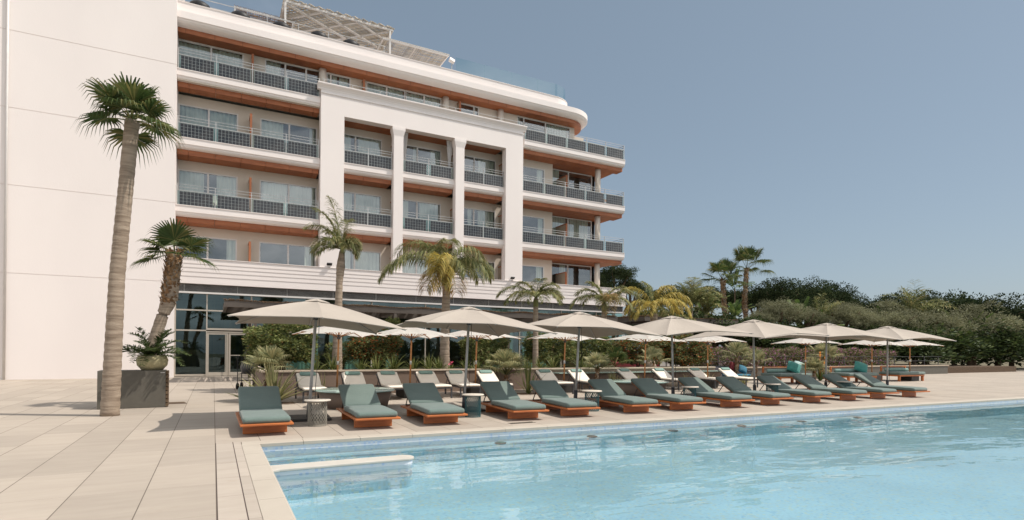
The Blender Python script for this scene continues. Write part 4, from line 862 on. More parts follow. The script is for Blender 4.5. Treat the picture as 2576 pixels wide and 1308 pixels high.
# small spiky fan palm clumps among the white loungers
g='small fan palms among the loungers'
def lowfan(label,x,y,z,h,n,rad,pl,seed,mt='fansilver'): return fan_palm(label,(x,y,z),[(0,0,0),(0,0,h*.6),(.02,0,h)],[.08,.075,.06],int(n*.9),rad*1.12,pl*1.1,mt,seed,g,(12,88),2.0,name='dwarf_fan_palm',nb=26,bl=.12)
lowfan('silvery dwarf fan palm behind the first green lounger',1.38,17.4,0,.80,15,.44,.48,21)
lowfan('silvery dwarf fan palm right of the sixth white lounger',9.35,18.2,0,.60,20,.50,.58,22)
lowfan('dwarf fan palm left of the ninth white lounger',13.25,18.0,0,.75,13,.40,.42,23)
lowfan('dark dwarf fan palm leaning over the ledge left of the ninth white lounger',15.1,19.3,.6,.25,9,.45,.5,24,'fan')
lowfan('dwarf fan palm above the tenth white lounger by the squat trunk',17.3,19.4,.6,.30,11,.42,.48,25)
lowfan('dwarf fan palm with a thin bare stem left of the first daybed',22.9,19.6,0,1.15,12,.50,.5,26)
lowfan('dwarf fan palm on the dark wall behind the first daybed',26.0,21.0,0,.85,11,.50,.45,27)
lowfan('bushy dwarf fan palm between the two daybeds',26.0,17.6,0,.55,18,.42,.36,28)
lowfan('dwarf fan palm behind the second daybed at the right edge',30.6,20.2,0,1.1,14,.55,.55,29)
m=MB(); m.tube([(0,0,0),(0,0,.25),(.02,0,.5)],[.30,.27,.16],16); o=m.build('palm_stump','trunk'); o.location=(17.35,19.6,.60); tag(o,'squat round palm stump on the planter coping by the tenth white lounger','stump')
def swords(label,x,y,n,L,W,seed,mt='sword',upr=.62,z=0):
    t=thing('sword_leaf_plant',label,'plant',(x,y,z),group='upright sword leaved plants'); straps(t,random.Random(seed),n,L,W,mt,droop=.55,upr=upr,segs=5); return t
swords('large clump of pale sword leaves behind the first green lounger',1.45,16.6,95,1.2,.075,31)
swords('low clump of sword leaves beside the black trolley',.95,17.2,34,.75,.06,32,upr=.5)
swords('tall upright reed like plant right of the sixth white lounger',9.55,16.9,46,1.15,.05,33,'strap',upr=.85)
swords('wide clump of yellow edged leaves left of the ninth white lounger',13.75,17.6,60,.68,.06,34)
swords('sword leaved clump between the ninth and tenth white loungers',15.45,18.1,30,.62,.05,35)
swords('sword leaved clump in front of the eleventh white lounger',16.95,16.9,30,.62,.055,36)
swords('sword leaved clump between the eleventh and twelfth white loungers',19.1,17.9,26,.65,.055,37)
swords('yellowish sword leaved clump behind the twelfth white lounger',21.6,18.1,34,.6,.05,38)
swords('pair of thin sword leaves beside the first white lounger',3.05,18.5,9,.75,.05,39,upr=.8)
swords('thin sword leaves beside the fourth white lounger',5.6,18.6,8,.6,.045,40,upr=.8)
t=thing('bird_of_paradise','orange bird of paradise flowers between the daybeds','plant',(28.4,18.9,0)); straps(t,random.Random(41),30,.9,.09,'banana',upr=.75,droop=.5); m=MB()
for k in range(5):
    p=Vector((random.Random(k).uniform(-.3,.3),-.1,.85+.13*k))
    m.tube([(0,0,.2),p],.008,4)
    for q in range(4): leafquad(m,p,Vector((.3*(q-1.5),0,1)),Vector((0,1,0)),.2,.05)
m.build('flower_stalks','orange',t,auto=False)
# ---- trees behind
def crown_mesh(seed,nclump,leaves,cl=.17,lw=(.1,.05),shape=(1,1,.75)):
    rnd=random.Random(seed); m=MB(); off=Vector((seed,0,seed*2))
    for k in range(nclump):
        v=rv(rnd); 
        if v.z<-.35: v.z=-v.z*.5
        rr_=rnd.uniform(.35,1)**.6*(.82+.4*noise.noise(v*2.0+off)); c=Vector((v.x*rr_*shape[0],v.y*rr_*shape[1],v.z*rr_*shape[2])); s=cl*rnd.uniform(.6,1.3)
        for q in range(leaves):
            p=rv(rnd); p=Vector((p.x,p.y,p.z*.6))*s*rnd.uniform(.5,1); leafquad(m,c+p,p+Vector((0,0,.05)),rv(rnd),lw[0]*rnd.uniform(.7,1.2),lw[1]*rnd.uniform(.7,1.2),.004)
    return m
def tree(label,loc,sc_,crown_me,mt,trunk_h,name='pine_tree',group=None,rz=0,rad=.12,cat='tree'):
    t=thing(name,label,cat,loc,rz=rz,group=group)
    o=bpy.data.objects.new('crown',crown_me); COL.objects.link(o); o.parent=t; o.location=(0,0,trunk_h); o.scale=sc_
    m=MB(); rnd=random.Random(int(loc[0]*7)); h=trunk_h+sc_[2]*.4
    m.tube([(0,0,-.2),(rnd.uniform(-.2,.2),0,h*.5),(rnd.uniform(-.3,.3),0,h)],[rad*2.2,rad*1.6,rad*.6],8)
    for k in range(5): a=k*1.3; m.tube([(0,0,h*.55),(math.cos(a)*sc_[0]*.3,math.sin(a)*sc_[1]*.3,h*.8),(math.cos(a)*sc_[0]*.65,math.sin(a)*sc_[1]*.65,trunk_h+sc_[2]*.25)],[rad,rad*.7,rad*.25],6)
    m.build('trunk','bark',t); return t
def mesh_only(mb,name,mt):
    o=mb.build(name,mt,auto=False); me=o.data; bpy.data.objects.remove(o); return me
pm=[mesh_only(crown_mesh(s,150,105,.21,(.052,.026),(1,1,.72)),'pine_crown','pine') for s in (101,102,103)]
om=[mesh_only(crown_mesh(s,170,95,.19,(.060,.017),(1,1,.85)),'olive_crown','olive') for s in (111,112)]
tm=[mesh_only(crown_mesh(s,170,60,.24,(.085,.042),(1,1,.8)),'thicket_crown','thicket') for s in (121,122)]
def D(px,dist): # ground position at an angle and a distance, kept behind the flower bed
    v=(f+r2*((px-1288)/1425)); v=Vector((v.x,v.y,0)).normalized(); k=max(dist,27.5/v.y); v*=k; return v.x,v.y,k/dist
def place_tree(px,topy,dist,w_,hh,me,mt,label,name,group,k=0,tf=.8):
    x,y,kk=D(px,dist); depth=dist*kk*(Vector((x,y,0)).normalized().dot(RY)); zt=1.5+(889-topy)/1425*depth; w_*=kk; hh*=kk
    hz=hh/2; return tree(label,(x,y,-.3),(w_/2,w_/2,hz),me,mt,zt-hz*tf+.3,name,group,rz=k*1.7)
G='dark pines on the rise behind the garden'
pines=[(1545,668,62,5.5,5.0,'pine tree closest to the hotel, seen past its right end'),(1500,700,60,5,4.5,'pine tree half hidden behind the hotel end column'),(1585,705,64,4.2,4,'low pine right of the hotel end'),(1700,722,75,7,6,'dark pine left of the feathery garden palms'),(1775,728,78,7,6,'dark pine behind the feathery garden palms'),(1838,725,74,7,6,'dark pine behind the nearer tall fan palm'),(1905,716,72,7,7,'dark pine just right of the taller fan palm'),(1960,706,70,7.5,7.5,'tall dark pine left of the highest pine crown'),(2010,710,74,7.5,8,'dark pine in the middle of the tall group'),(2060,702,68,7.5,8.5,'highest dark pine of the tall group'),(2105,730,76,6,6,'dark pine on the right shoulder of the tall group'),(2150,752,70,5.5,5,'low dark pine near the right edge'),(2215,740,72,7,7,'dark pine past the right edge of the garden palms'),(2300,735,70,8,8,'dark pine second from the far right'),(2400,728,74,9,9,'dark pine farthest right but one'),(2510,735,70,9,9,'dark pine at the far right'),(1640,735,80,6,5,'distant low pine behind the yellow palm'),(2030,745,60,7,6,'dark pine in front of the tall group')]
for i,(px,ty,dd,w_,hh,lb) in enumerate(pines): place_tree(px,ty,dd,w_,hh,pm[i%3],'pine',lb,'pine_tree',G,i,tf=.66)
G='grey green olive trees'
for i,(px,ty,dd,w_,hh,lb) in enumerate([(1962,748,44,4.2,3.6,'rounded olive tree right of the taller fan palm'),(2025,772,43,3.0,2.2,'smaller olive tree behind the banana plant'),(2110,752,42,4.2,3.6,'wide olive tree at the right edge behind the spiky palm'),(2165,775,40,3.2,2.4,'low olive tree at the right edge of the photo'),(1915,785,40,2.6,1.8,'low olive behind the fifth grey parasol'),(2230,755,42,5,4,'olive tree beyond the right edge'),(2330,765,40,5,4,'second olive tree beyond the right edge'),(2450,760,42,6,4.5,'olive tree at the far right')]): place_tree(px,ty,dd,w_,hh,om[i%2],'olive',lb,'olive_tree',G,i)
# banana like plants and small garden palms
def banana(label,px,topy,dist,seed,n=12,L=1.6,mt='banana',name='banana_plant',group='broad leaved garden plants',base=0):
    x,y,kk=D(px,dist); depth=dist*kk*(Vector((x,y,0)).normalized().dot(RY)); zt=1.5+(889-topy)/1425*depth; L*=kk; h=max(.4,zt-L*.75); t=thing(name,label,'plant',(x,y,base),group=group); rnd=random.Random(seed)
    m=MB(); m.tube([(0,0,0),(.05,0,h*.5),(0,0,h)],[.10,.08,.06],8); m.build('stem','bark',t); m=MB()
    for k in range(n):
        az=k*2.4+rnd.uniform(-.3,.3); el=R(rnd.uniform(35,85)); d=Vector((math.sin(az)*math.cos(el),math.cos(az)*math.cos(el),math.sin(el))); p=Vector((0,0,h)); s=d.cross(Vector((0,0,1))).normalized(); ll=L*rnd.uniform(.8,1.1)
        for i in range(9):
            q=p+d*ll/9; w1=.24*math.sin(PI*max(.0,(i-1.2)/8.2))**.6 if i>1 else .01; dd=d.copy()
            if i>1:
                for sg in (-1,1): m.add([p,q,q+s*sg*w1+Vector((0,0,-.05-rnd.uniform(0,.06))),p+d*.03+s*sg*w1+Vector((0,0,-.05-rnd.uniform(0,.06)))],[(0,1,2,3)])
            else: m.add([p-s*.01,p+s*.01,q+s*.01,q-s*.01],[(0,1,2,3)])
            p=q; d=(d+Vector((0,0,-.12))).normalized()
    m.build('leaves',mt,t,auto=False); return t
for a in [('broad leaved plant behind the nearer tall fan palm, high up',1848,690,70,1,12,2.6),('broad leaved plant left of the nearer tall fan palm',1790,745,66,2,14,2.4),('broad leaved plant between the two tall fan palms',1850,765,62,3,16,2.2),('banana plant above the fifth and sixth grey parasols',2010,768,27,4,9,1.3),('low broad leaved plant right of the banana plant',2050,800,26,5,9,1.1),('broad leaved plant behind the orange flecked shrubs',1765,770,62,6,14,2.2),('pale broad leaved plant in the shade under the fifth parasol',1960,845,27,7,16,1.0),('broad leaved plant in the shade right of the bougainvillea middle',2010,850,26,8,14,1.0),('broad leaved plant at the right edge above the bougainvillea',2130,838,25,9,14,1.2),('broad leaved plant behind the bougainvillea left end',1880,850,28,10,14,1.0),('broad leaved plant past the right edge',2230,800,27,12,12,1.6),('broad leaved plant at the far right',2420,800,27,13,12,1.6)]: banana(*a)
def gardenpalm(label,px,topy,dist,seed,L,n=12,mt='feather',hang=.3,el=(35,85)):
    x,y,kk=D(px,dist); depth=dist*kk*(Vector((x,y,0)).normalized().dot(RY)); zt=1.5+(889-topy)/1425*depth; L*=kk; rnd=random.Random(seed); h=max(.5,zt-L*.85)
    fr=[(math.cos(k*2.4),math.sin(k*2.4),rnd.uniform(*el),L*rnd.uniform(.85,1.1),rnd.uniform(1.2,2.2)) for k in range(n)]
    feather_palm(label,(x,y,0),[(0,0,0),(.05,0,h*.5),(0,0,h)],[.15,.12,.10],fr,L*.24,mt,seed=seed,w_=.05,n=34,hang=hang,group='small palms of the garden',name='garden_palm')
gardenpalm('feathery garden palm right of the yellow palm',1738,706,36,51,2.0); gardenpalm('garden palm low behind the yellow palm',1690,760,34,52,1.7,12)
gardenpalm('garden palm between the feathery one and the nearer tall fan palm',1775,742,37,53,1.6,12); gardenpalm('bright spiky upright palm over the sixth grey parasol',2062,758,28,54,1.6,9,el=(55,88))
gardenpalm('small palm in the deep shade below the tall fan palms',1830,850,30,55,1.2,10); gardenpalm('shaded palm behind the bougainvillea at the right',2085,838,29,56,1.4,12); gardenpalm('low palm behind the second pergola roof',1655,800,40,57,1.4,10)
gardenpalm('garden palm with upright crown just left of the nearer tall fan palm',1752,722,44,59,1.8,11,el=(45,88)); gardenpalm('garden palm past the right edge',2300,720,34,58,2.0,12)
# hedge mass filling the garden behind the bougainvillea
for i,(px,ty,dd,w_,hh,lb) in enumerate([(1640,790,46,6,4,'dark thicket bush behind the yellow palm'),(1720,790,44,6,4,'dark thicket bush below the feathery garden palm'),(1800,800,42,6,3.6,'dark thicket bush left of the fan palm trunks'),(1870,810,38,5.5,3.2,'dark thicket bush between the fan palm trunks'),(1935,822,36,5.0,2.9,'dark thicket bush under the round olive tree'),(2000,826,35,5.0,2.9,'dark thicket bush below the banana plant'),(2070,826,35,5.0,2.9,'dark thicket bush below the spiky palm'),(2140,826,34,5.0,2.9,'dark thicket bush at the right edge'),(2230,820,34,6,3.2,'dark thicket bush past the right edge'),(2330,815,34,6,3.4,'second dark thicket bush past the right edge'),(2440,815,34,6,3.4,'dark thicket bush at the far right'),(2545,810,34,6,3.6,'last dark thicket bush at the far right')]):
    place_tree(px,ty-14,dd,w_*.9,hh*1.1,tm[i%2],'thicket',lb,'thicket_bush','dark thicket bushes of the garden',i)
# bougainvillea hedge
def hedge(label,x0,x1,y,w_,z0,z1,seed,n,mt='boug'):
    t=thing('bougainvillea',label,'hedge',((x0+x1)/2,y,.45),group='pink bougainvillea bushes'); rnd=random.Random(seed); m=MB(); c=0; X=(x1-x0)/2
    while c<n:
        x=rnd.uniform(-X,X); yy=rnd.uniform(-w_/2,w_/2); top=z1-.50+.30*noise.noise(Vector((x*1.1+seed,yy,0)))+.16*noise.noise(Vector((x*3.3,yy,seed))); z=rnd.uniform(z0-.45,top) if rnd.random()<.6 else top-rnd.random()**2*.3
        if noise.noise(Vector((x*2.4,yy*2,z*2.4+seed)))<-.18: continue
        leafquad(m,Vector((x,yy,z)),rv(rnd)+Vector((0,-.3,.3)),rv(rnd),.10*rnd.uniform(.6,1.2),.065,.008); c+=1
    m.build('foliage',mt,t,auto=False); s=MB()
    for k in range(8): xx=-X+2*X*(k+.5)/8; s.tube([(xx,0,-.1),(xx+.1,0,.3),(xx-.05,0,.7)],[.025,.02,.01],5)
    s.build('stems','bark',t)
bl=['leftmost pink bougainvillea bush behind the railing','pink bougainvillea bush behind the fifth grey parasol pole','pink bougainvillea bush above the first daybed','pink bougainvillea bush above the gap between the daybeds','pink bougainvillea bush at the right edge of the photo','pink bougainvillea bush past the right edge','pink bougainvillea bush at the far right']
for i,l_ in enumerate(bl): hedge(l_,24.0+i*2.7,26.9+i*2.7,23.6,1.5,.5,1.62+.06*(i%2),60+i,5500)

for i,(x,y,h,lb) in enumerate(((-5.5,-16,9,'fan palm behind the viewer, leftmost one mirrored in the windows'),(3.5,-19,10.5,'fan palm behind the viewer, second one mirrored in the windows'),(11.5,-17,9.5,'fan palm behind the viewer, third one mirrored in the windows'),(-14,-20,11,'fan palm behind the viewer, farthest left'))):
    fan_palm(lb,(x,y,0),[(0,0,0),(.1,0,h*.5),(.1,0,h)],[.3,.25,.24],16,1.2,1.2,seed=70+i,shag=0,group='fan palms behind the viewer')
# ================================================================ POOLSIDE FURNITURE
# green loungers on low teak platforms
def make_green():
    t=thing('sun_lounger','','sun lounger',(0,0,0))
    # local frame: foot block front at y=0, head towards +y
    W=.42; m=MB()
    m.box(-W,W,-.42,-.34,.175,.215); m.box(-W,W,1.66,1.74,.175,.215); m.box(-W,-W+.10,-.339,1.659,.175,.215); m.box(W-.10,W,-.339,1.659,.175,.215)
    m.build('platform_rim','teak',t,bevel=.012)
    m=MB()
    for k in range(9): m.box(-.318+k*.071,-.318+k*.071+.064,-.338,1.658,.18,.205)
    m.build('platform_slats','teakx',t)
    for y in (0,1.35): m=MB(); m.box(-.36,.36,y,y+.05,0,.173); m.build('foot_block','teak',t,bevel=.006)
    m=MB(); m.sweep([(0,-.37,.262),(0,-.26,.268),(0,.10,.275),(0,.5,.278),(0,.85,.272),(0,1.06,.268)],.76,.115,.045); m.build('seat_cushion','green',t)
    m=MB(); a=R(27); y0,z0=1.00,.30; Lb=.86; m.sweep([(0,y0+math.cos(a)*Lb*q,z0+math.sin(a)*Lb*q) for q in (0,.12,.35,.65,.88,1)],.76,.10,.042); m.build('back_cushion','green',t)
    m=MB(); m.box(-.35,.35,-.012,.0,0,.82,Matrix.Translation((0,1.04,.235))@Matrix.Rotation(-(PI/2-a),4,'X')); m.build('backrest_board','teak',t)
    m=MB()
    for s in (-1,1): m.bar((s*.30,1.50,.46),(s*.30,1.70,.22),.018); 
    m.bar((-.30,1.70,.225),(.30,1.70,.225),.018); m.build('prop_bar','charcoal',t)
    return t
gx=[.822,2.73,4.11,6.02,7.38,9.19,10.68,12.49,14.08,15.94,17.73,19.35,21.2]; ga=[0,-1.5,-3,-4.5,-5.5,-5.5,-5,-4,-3,-3.5,-3,-4,-3]
gl=['green cushioned teak lounger nearest the pool corner, left of the grey basket table','green lounger in front of the round glass table on the brown drum','green lounger with fully shaded backrest left of the second grey parasol pole','green lounger right of the first teal basket table','green lounger left of the third parasol pole, with a tag on its foot block','green lounger right of the second teal basket table','green lounger in front of the second drum table','green lounger whose backrest is half in sun, behind the third teal basket table','green lounger left of the fifth grey parasol pole','green lounger right of the fifth parasol pole, behind the fourth teal basket table','dark green lounger in front of the first daybed','green lounger at the right edge of the photo behind the last basket table','green lounger just past the right edge']
P_=make_green()
for i,(x,a) in enumerate(zip(gx,ga)):
    o=P_ if i==0 else copy_tree(P_); o.location=(x,10.83+(.02 if i else 0),.004); o.rotation_euler=(0,0,R(a)); o['label']=gl[i]; o['group']='green loungers along the pool edge'
# white loungers on metal frames
def make_white():
    t=thing('garden_lounger','','sun lounger',(0,0,0))
    m=MB(); 
    for s in (-1,1): m.box(s*.32-.02,s*.32+.02,0,1.85,.30,.34)
    m.box(-.30,.30,0,.035,.30,.34); m.box(-.30,.30,1.815,1.85,.30,.34); m.box(-.30,.30,1.08,1.11,.30,.335); m.build('frame','charcoal',t)
    for s in (-1,1):
        for y in (.03,1.62): m=MB(); m.box(s*.32-.022,s*.32+.022,y,y+.045,0,.299); m.build('leg','charcoal',t)
    m=MB(); m.sweep([(0,-.02,.378),(0,.4,.385),(0,.8,.39),(0,1.10,.395)],.64,.065,.028); m.build('seat_cushion','beige',t)
    m=MB(); a=R(31); L=.68; y0,z0=1.07,.405; m.sweep([(0,y0+math.cos(a)*L*q,z0+math.sin(a)*L*q) for q in (0,.33,.66,1)],.64,.06,.028); m.build('back_cushion','beige',t)
    for s in (-1,1): m=MB(); m.bar((s*.325,1.1,.345),(s*.325,1.1+math.cos(a)*L,.345+math.sin(a)*L),.03,.02); m.bar((s*.31,1.42,.60),(s*.31,1.62,.33),.016); m.build('backrest_frame','charcoal',t)
    m=MB(); L1,L2=L-.20,L-.02; n=Vector((0,-math.sin(a),math.cos(a))); b=Vector((0,math.cos(a),math.sin(a))); o=Vector((0,y0,z0))+n*.055; m.sweep([o+b*L1,o+b*(L1+.06),o+b*(L2-.06),o+b*L2],.46,.055,.027); m.build('head_pillow','pillow',t)
    return t
wx=[2.50,3.79,4.86,6.18,7.13,8.30,10.65,12.02,14.47,16.18,18.15,19.96]; P_=make_white()
wl=['white lounger farthest left, seen past the first grey parasol pole','white lounger behind the round glass table','white lounger with sunlit seat between the second and third wood parasol poles, nearer the left','white lounger whose green pillow is half in sun, beside the second wood parasol pole','white lounger just left of the second grey parasol pole, in shade','white lounger with palm shadow across its back, left of the dwarf fan palm','shaded white lounger right of the tall reed like plant','brightly sunlit white lounger behind the third grey parasol pole','shaded white lounger left of the fifth wood parasol pole','white lounger with a wine glass on it beside the fourth grey parasol pole','white lounger with upright back between two sword leaved clumps','white lounger farthest right, left of the grey wicker shell seat']
for i,x in enumerate(wx):
    o=P_ if i==0 else copy_tree(P_); a=(0,-1,-2,0,-4,-2,-3,-4,2,-2,-3,-4)[i]; o.location=(x,16.25,0); o.rotation_euler=(0,0,R(a)); o['label']=wl[i]; o['group']='white loungers along the planter wall'
# grey big parasols
def canopy(s,z0,zc,sag=.06,nr=6,nper=8,thick=.012,hole=0,zm=None):
    zm=zc+.10*(s/1.6) if zm is None else zm
    # eight ribs: four corners, four mid sides; scalloped edges
    m=MB(); per=[]; 
    ribs=[(-1,-1),(0,-1),(1,-1),(1,0),(1,1),(0,1),(-1,1),(-1,0)]; slope=(z0-zc)/(s*math.sqrt(2))
    for i in range(8):
        a=Vector((*ribs[i],0))*s; b=Vector((*ribs[(i+1)%8],0))*s
        for k in range(nper):
            f_=k/nper; p=a.lerp(b,f_); p=p*(1-sag*4*f_*(1-f_)); za_,zb_=(zc,zm) if i%2==0 else (zm,zc); per.append((p,4*f_*(1-f_),za_+(zb_-za_)*f_))
    n=len(per); rings=[]
    for j in range(nr+1):
        q=j/nr
        if j==0: q=hole or .02
        row=[]
        for p,sg,ze in per:
            v=p*q; h=z0-(z0-ze)*q-.022*s*sg*math.sin(PI*q)+.010*s*sg*q+.0225*s*math.sin(PI*q); row.append(Vector((v.x,v.y,h)))
        rings.append(row)
    vs=[v for rw in rings for v in rw]; L=len(vs); 
    fs=[(j*n+k,j*n+(k+1)%n,(j+1)*n+(k+1)%n,(j+1)*n+k) for j in range(nr) for k in range(n)]
    vs2=[v-Vector((0,0,thick)) for v in vs]; fs2=[tuple(reversed([i+L for i in q])) for q in fs]; e=[(nr*n+k,nr*n+(k+1)%n,L+nr*n+(k+1)%n,L+nr*n+k) for k in range(n)]
    hem=[(L+nr*n+k,) for k in range(n)]
    m.add(vs+vs2,fs+fs2+e,False)
    return m,ribs,slope
def make_parasol(s,zc,za,mt,pole,big=True):
    t=thing('parasol','','parasol',(0,0,0)); m,ribs,slope=canopy(s,za,zc,sag=.07 if big else .05); c=m.build('canopy',mt,t,auto=False)
    m,_,_=canopy(s*.15,za+.035,za-.050,sag=.20,nr=3,nper=6,zm=za-.028); m.build('vent_cap',mt,c,auto=False)
    pr=.032 if big else .026; m=MB(); m.tube([(0,0,.02),(0,0,za-.02)],[pr,pr],12); 
    m.build('pole',pole,t)
    if big: m=MB(); m.tube([(0,0,.02),(0,0,.42)],[.052,.052],14); m.build('base_sleeve','charcoal',t)
    else: m=MB(); m.tube([(0,0,1.02),(0,0,1.14)],[.031,.031],12); m.build('pole_joint','steel',t)
    m=MB(); m.box(-.42,.42,-.42,.42,.006,.055) if big else m.box(-.3,.3,-.3,.3,.006,.36); m.build('base_plate','plate',t,bevel=.008)
    m=MB(); m.tube([(0,0,za-.42),(0,0,za-.30)],[.055,.05],10); hub=m.build('hub','charcoal',t)
    for a,b in ribs:
        e=Vector((a,b,0))*s; L=e.length; m=MB(); d=e.normalized(); zt_=zc if a and b else zc+.10*(s/1.6)
        P=lambda q:Vector((d.x*L*q,d.y*L*q,za-(za-zt_)*q-.030+.0225*s*math.sin(PI*q)))
        m.tube([P(q) for q in (.02,.25,.5,.75,.985)],.013 if big else .016,5); rb=m.build('rib','poleg' if big else pole,t)
        m=MB(); m.tube([(d.x*.05,d.y*.05,za-.36),P(.46)-Vector((0,0,.01))],.010,5); m.build('strut','poleg' if big else pole,rb)
    if big:
        m=MB(); m.tube([(.07,-.02,za-.35),(.10,-.02,1.2),(.09,-.02,.75),(.10,-.03,.4)],.006,5); m.build('cord','black',t)
    return t
bp=[(1.80,12.62,3.3,-4),(5.45,12.85,3.0,-1),(8.73,12.85,3.2,-3),(12.24,12.8,-2.0,-2),(15.76,12.75,-2.5,2),(19.55,12.8,1.0,-11),(23.6,12.9,0,-4)]
bl2=['taupe parasol farthest left, over the green lounger by the pool corner','taupe parasol with its ribs most visible, in front of the big palm','taupe parasol below the short olive palm','taupe parasol in front of the yellow palm','taupe parasol with an open vent below the two tall fan palms','taupe parasol at the right edge with a loose cap','taupe parasol just past the right edge']
P_=make_parasol(1.6,1.98,2.53,'canvas','poleg')
for i,(x,y,tx,rz) in enumerate(bp):
    o=P_ if i==0 else copy_tree(P_); 
    ht=2.05; M_=Matrix.Rotation(R(tx),4,'Y')@Matrix.Rotation(R(rz),4,'Z'); o.location=(x-math.sin(R(tx))*ht*(0 if i else .0),y,.0); o.rotation_euler=M_.to_euler(); o['label']=bl2[i]; o['group']='grey poled taupe parasols'
    # the heavy base stays flat on the deck
    for ch in o.children:
        if ch.name.startswith('base_plate'): ch.rotation_euler=(Matrix.Rotation(R(rz),3,'Z').to_4x4().inverted()@Matrix.Rotation(-R(tx),4,'Y')@Matrix.Rotation(R(rz),4,'Z')).to_euler(); ch.location=(0,0,.004)
wp=[(3.21,-.5,6),(5.42,-.5,3),(7.65,-.5,0),(11.12,0,-10),(14.85,0,8),(18.25,0,-14),(24.6,0,-18),(29.9,0,-10),(33.4,0,-6)]
P_=make_parasol(1.08,1.90,2.20,'canvasw','polew',False)
wl2=['white parasol behind the first taupe parasol, over the first two white loungers','white parasol half hidden behind the left side of the second taupe parasol','white parasol half hidden behind the right side of the second taupe parasol','white parasol showing under the third taupe parasol','white parasol just left of the fourth grey parasol pole','white parasol just right of the fourth grey parasol pole','white parasol in front of the bougainvillea','white parasol cut by the right edge of the photo','white parasol past the right edge']
for i,(x,tx,rz) in enumerate(wp):
    o=P_ if i==0 else copy_tree(P_); o.location=(x,17.1,0); o.rotation_euler=(Matrix.Rotation(R(1.5 if i<5 else 0),4,'Y')@Matrix.Rotation(R(rz),4,'Z')).to_euler(); o['label']=wl2[i]; o['group']='wood poled white parasols'
# basket tables
def make_basket(mt,wire=True):
    t=thing('basket_table','','side table',(0,0,0)); m=MB(); m.lathe([(0,.478),(.235,.478),(.25,.485),(.25,.498),(.24,.507),(0,.507)],n=36,cap=False); m.build('table_top','tabletop',t)
    m=MB(); n=40; rr_=.172; rows=[.01,.05,.09,.13,.17,.21,.25,.29,.33,.37,.41,.45]
    for k in range(n):
        pts=[]
        for j,z in enumerate(rows):
            a=2*PI*(k+(.25 if (j+k)%2 else -.25))/n; pts.append((rr_*math.cos(a),rr_*math.sin(a),z))
        pts.append((rr_*.985*math.cos(2*PI*k/n),rr_*.985*math.sin(2*PI*k/n),.476)); m.tube(pts,.0060,4,cap=False)
    for z in (.008,.03,.46,.474):
        m.tube([(rr_*math.cos(2*PI*q/36),rr_*math.sin(2*PI*q/36),z) for q in range(37)],.006,5,cap=False)
    m.build('woven_body',mt,t,auto=False); return t
tb=[(1.80,11.50,0),(5.14,11.60,1),(8.35,11.55,1),(11.95,11.85,1),(15.5,11.9,1),(19.3,11.95,1)]
tl=['grey woven basket table between the first two green loungers','teal woven basket table right of the second grey parasol pole','teal woven basket table half hidden behind the fifth green lounger','teal woven basket table at the head of the eighth green lounger','teal woven basket table below the fifth grey parasol pole','teal woven basket table at the right edge of the photo']
A_=make_basket('basketg'); B_=make_basket('basketb')
for i,(x,y,k) in enumerate(tb):
    o=A_ if i==0 else B_ if i==1 else copy_tree(B_); o.location=(x,y,.0); o['label']=tl[i]; o['group']='basket side tables'
# round glass tables on brown drums
def drum(x,y,rr_,z,lab,y2=1.0):
    t=thing('drum_table',lab,'table',(x,y,0),group='round glass topped drum tables'); m=MB(); m.lathe([(0,0),(rr_*.82,0),(rr_*.93,z-.03),(0,z-.03)],n=48,cap=False); m.build('drum_base','brown',t)
    m=MB(); m.lathe([(0,z-.028),(rr_,z-.028),(rr_+.01,z-.01),(rr_,z),(0,z)],n=56,cap=False); m.build('glass_top','tableglass',t)
drum(3.28,14.95,1.0,.44,'round pale green glass table on a brown drum behind the second green lounger'); drum(12.85,15.1,1.02,.47,'round glass table on a brown drum behind the seventh green lounger')
t=thing('wine_glass','empty wine glass standing beside the tenth white lounger','glass',(15.62,15.75,.36)); m=MB(); m.lathe([(0,0),(.035,.002),(.004,.01),(.004,.08),(.03,.11),(.038,.16)],n=16,cap=False); m.build('bowl','glass_rail',t); m=MB(); m.lathe([(.002,.085),(.028,.112),(.034,.135),(0,.136)],n=16,cap=False); m.build('wine','black',t)
# small white block table holding the wine glass
t=thing('low_table','small dark low table between the drum table and the tenth white lounger','side table',(15.62,15.75,0)); m=MB(); m.box(-.17,.17,-.17,.17,.33,.36); m.build('table_top','charcoal',t,bevel=.005); m=MB()
for a in (-.14,.14):
    for b in (-.14,.14): m.box(a-.012,a+.012,b-.012,b+.012,0,.329)
m.build('legs','charcoal',t)
# daybeds
def daybed(x,y,lab,rz=0):
    t=thing('daybed',lab,'daybed',(x,y,0),rz=rz,group='teak daybeds with green mattresses'); m=MB(); m.box(-1.05,1.05,-.55,.55,.26,.34); m.build('frame','teak',t,bevel=.01)
    for a in (-.98,.98):
        for b in (-.48,.48): m=MB(); m.box(a-.05,a+.05,b-.05,b+.05,0,.259); m.build('leg','teak',t)
    m=MB(); m.box(-1.05,-.98,.42,.49,.341,.74); m.box(.98,1.05,.42,.49,.341,.74); m.box(-1.05,1.05,.42,.49,.741,.79); m.build('back_rail','teak',t)
    m=MB(); m.sweep([(0,-.60,.42),(0,-.2,.42),(0,.2,.42),(0,.56,.42)],2.16,.15,.05); m.build('mattress','green',t)
    m=MB(); m.tube([(-.95,.28,.585),(-.9,.28,.585),(.9,.28,.585),(.95,.28,.585)],[.05,.09,.09,.05],14); m.build('bolster','pillow',t)
    return t
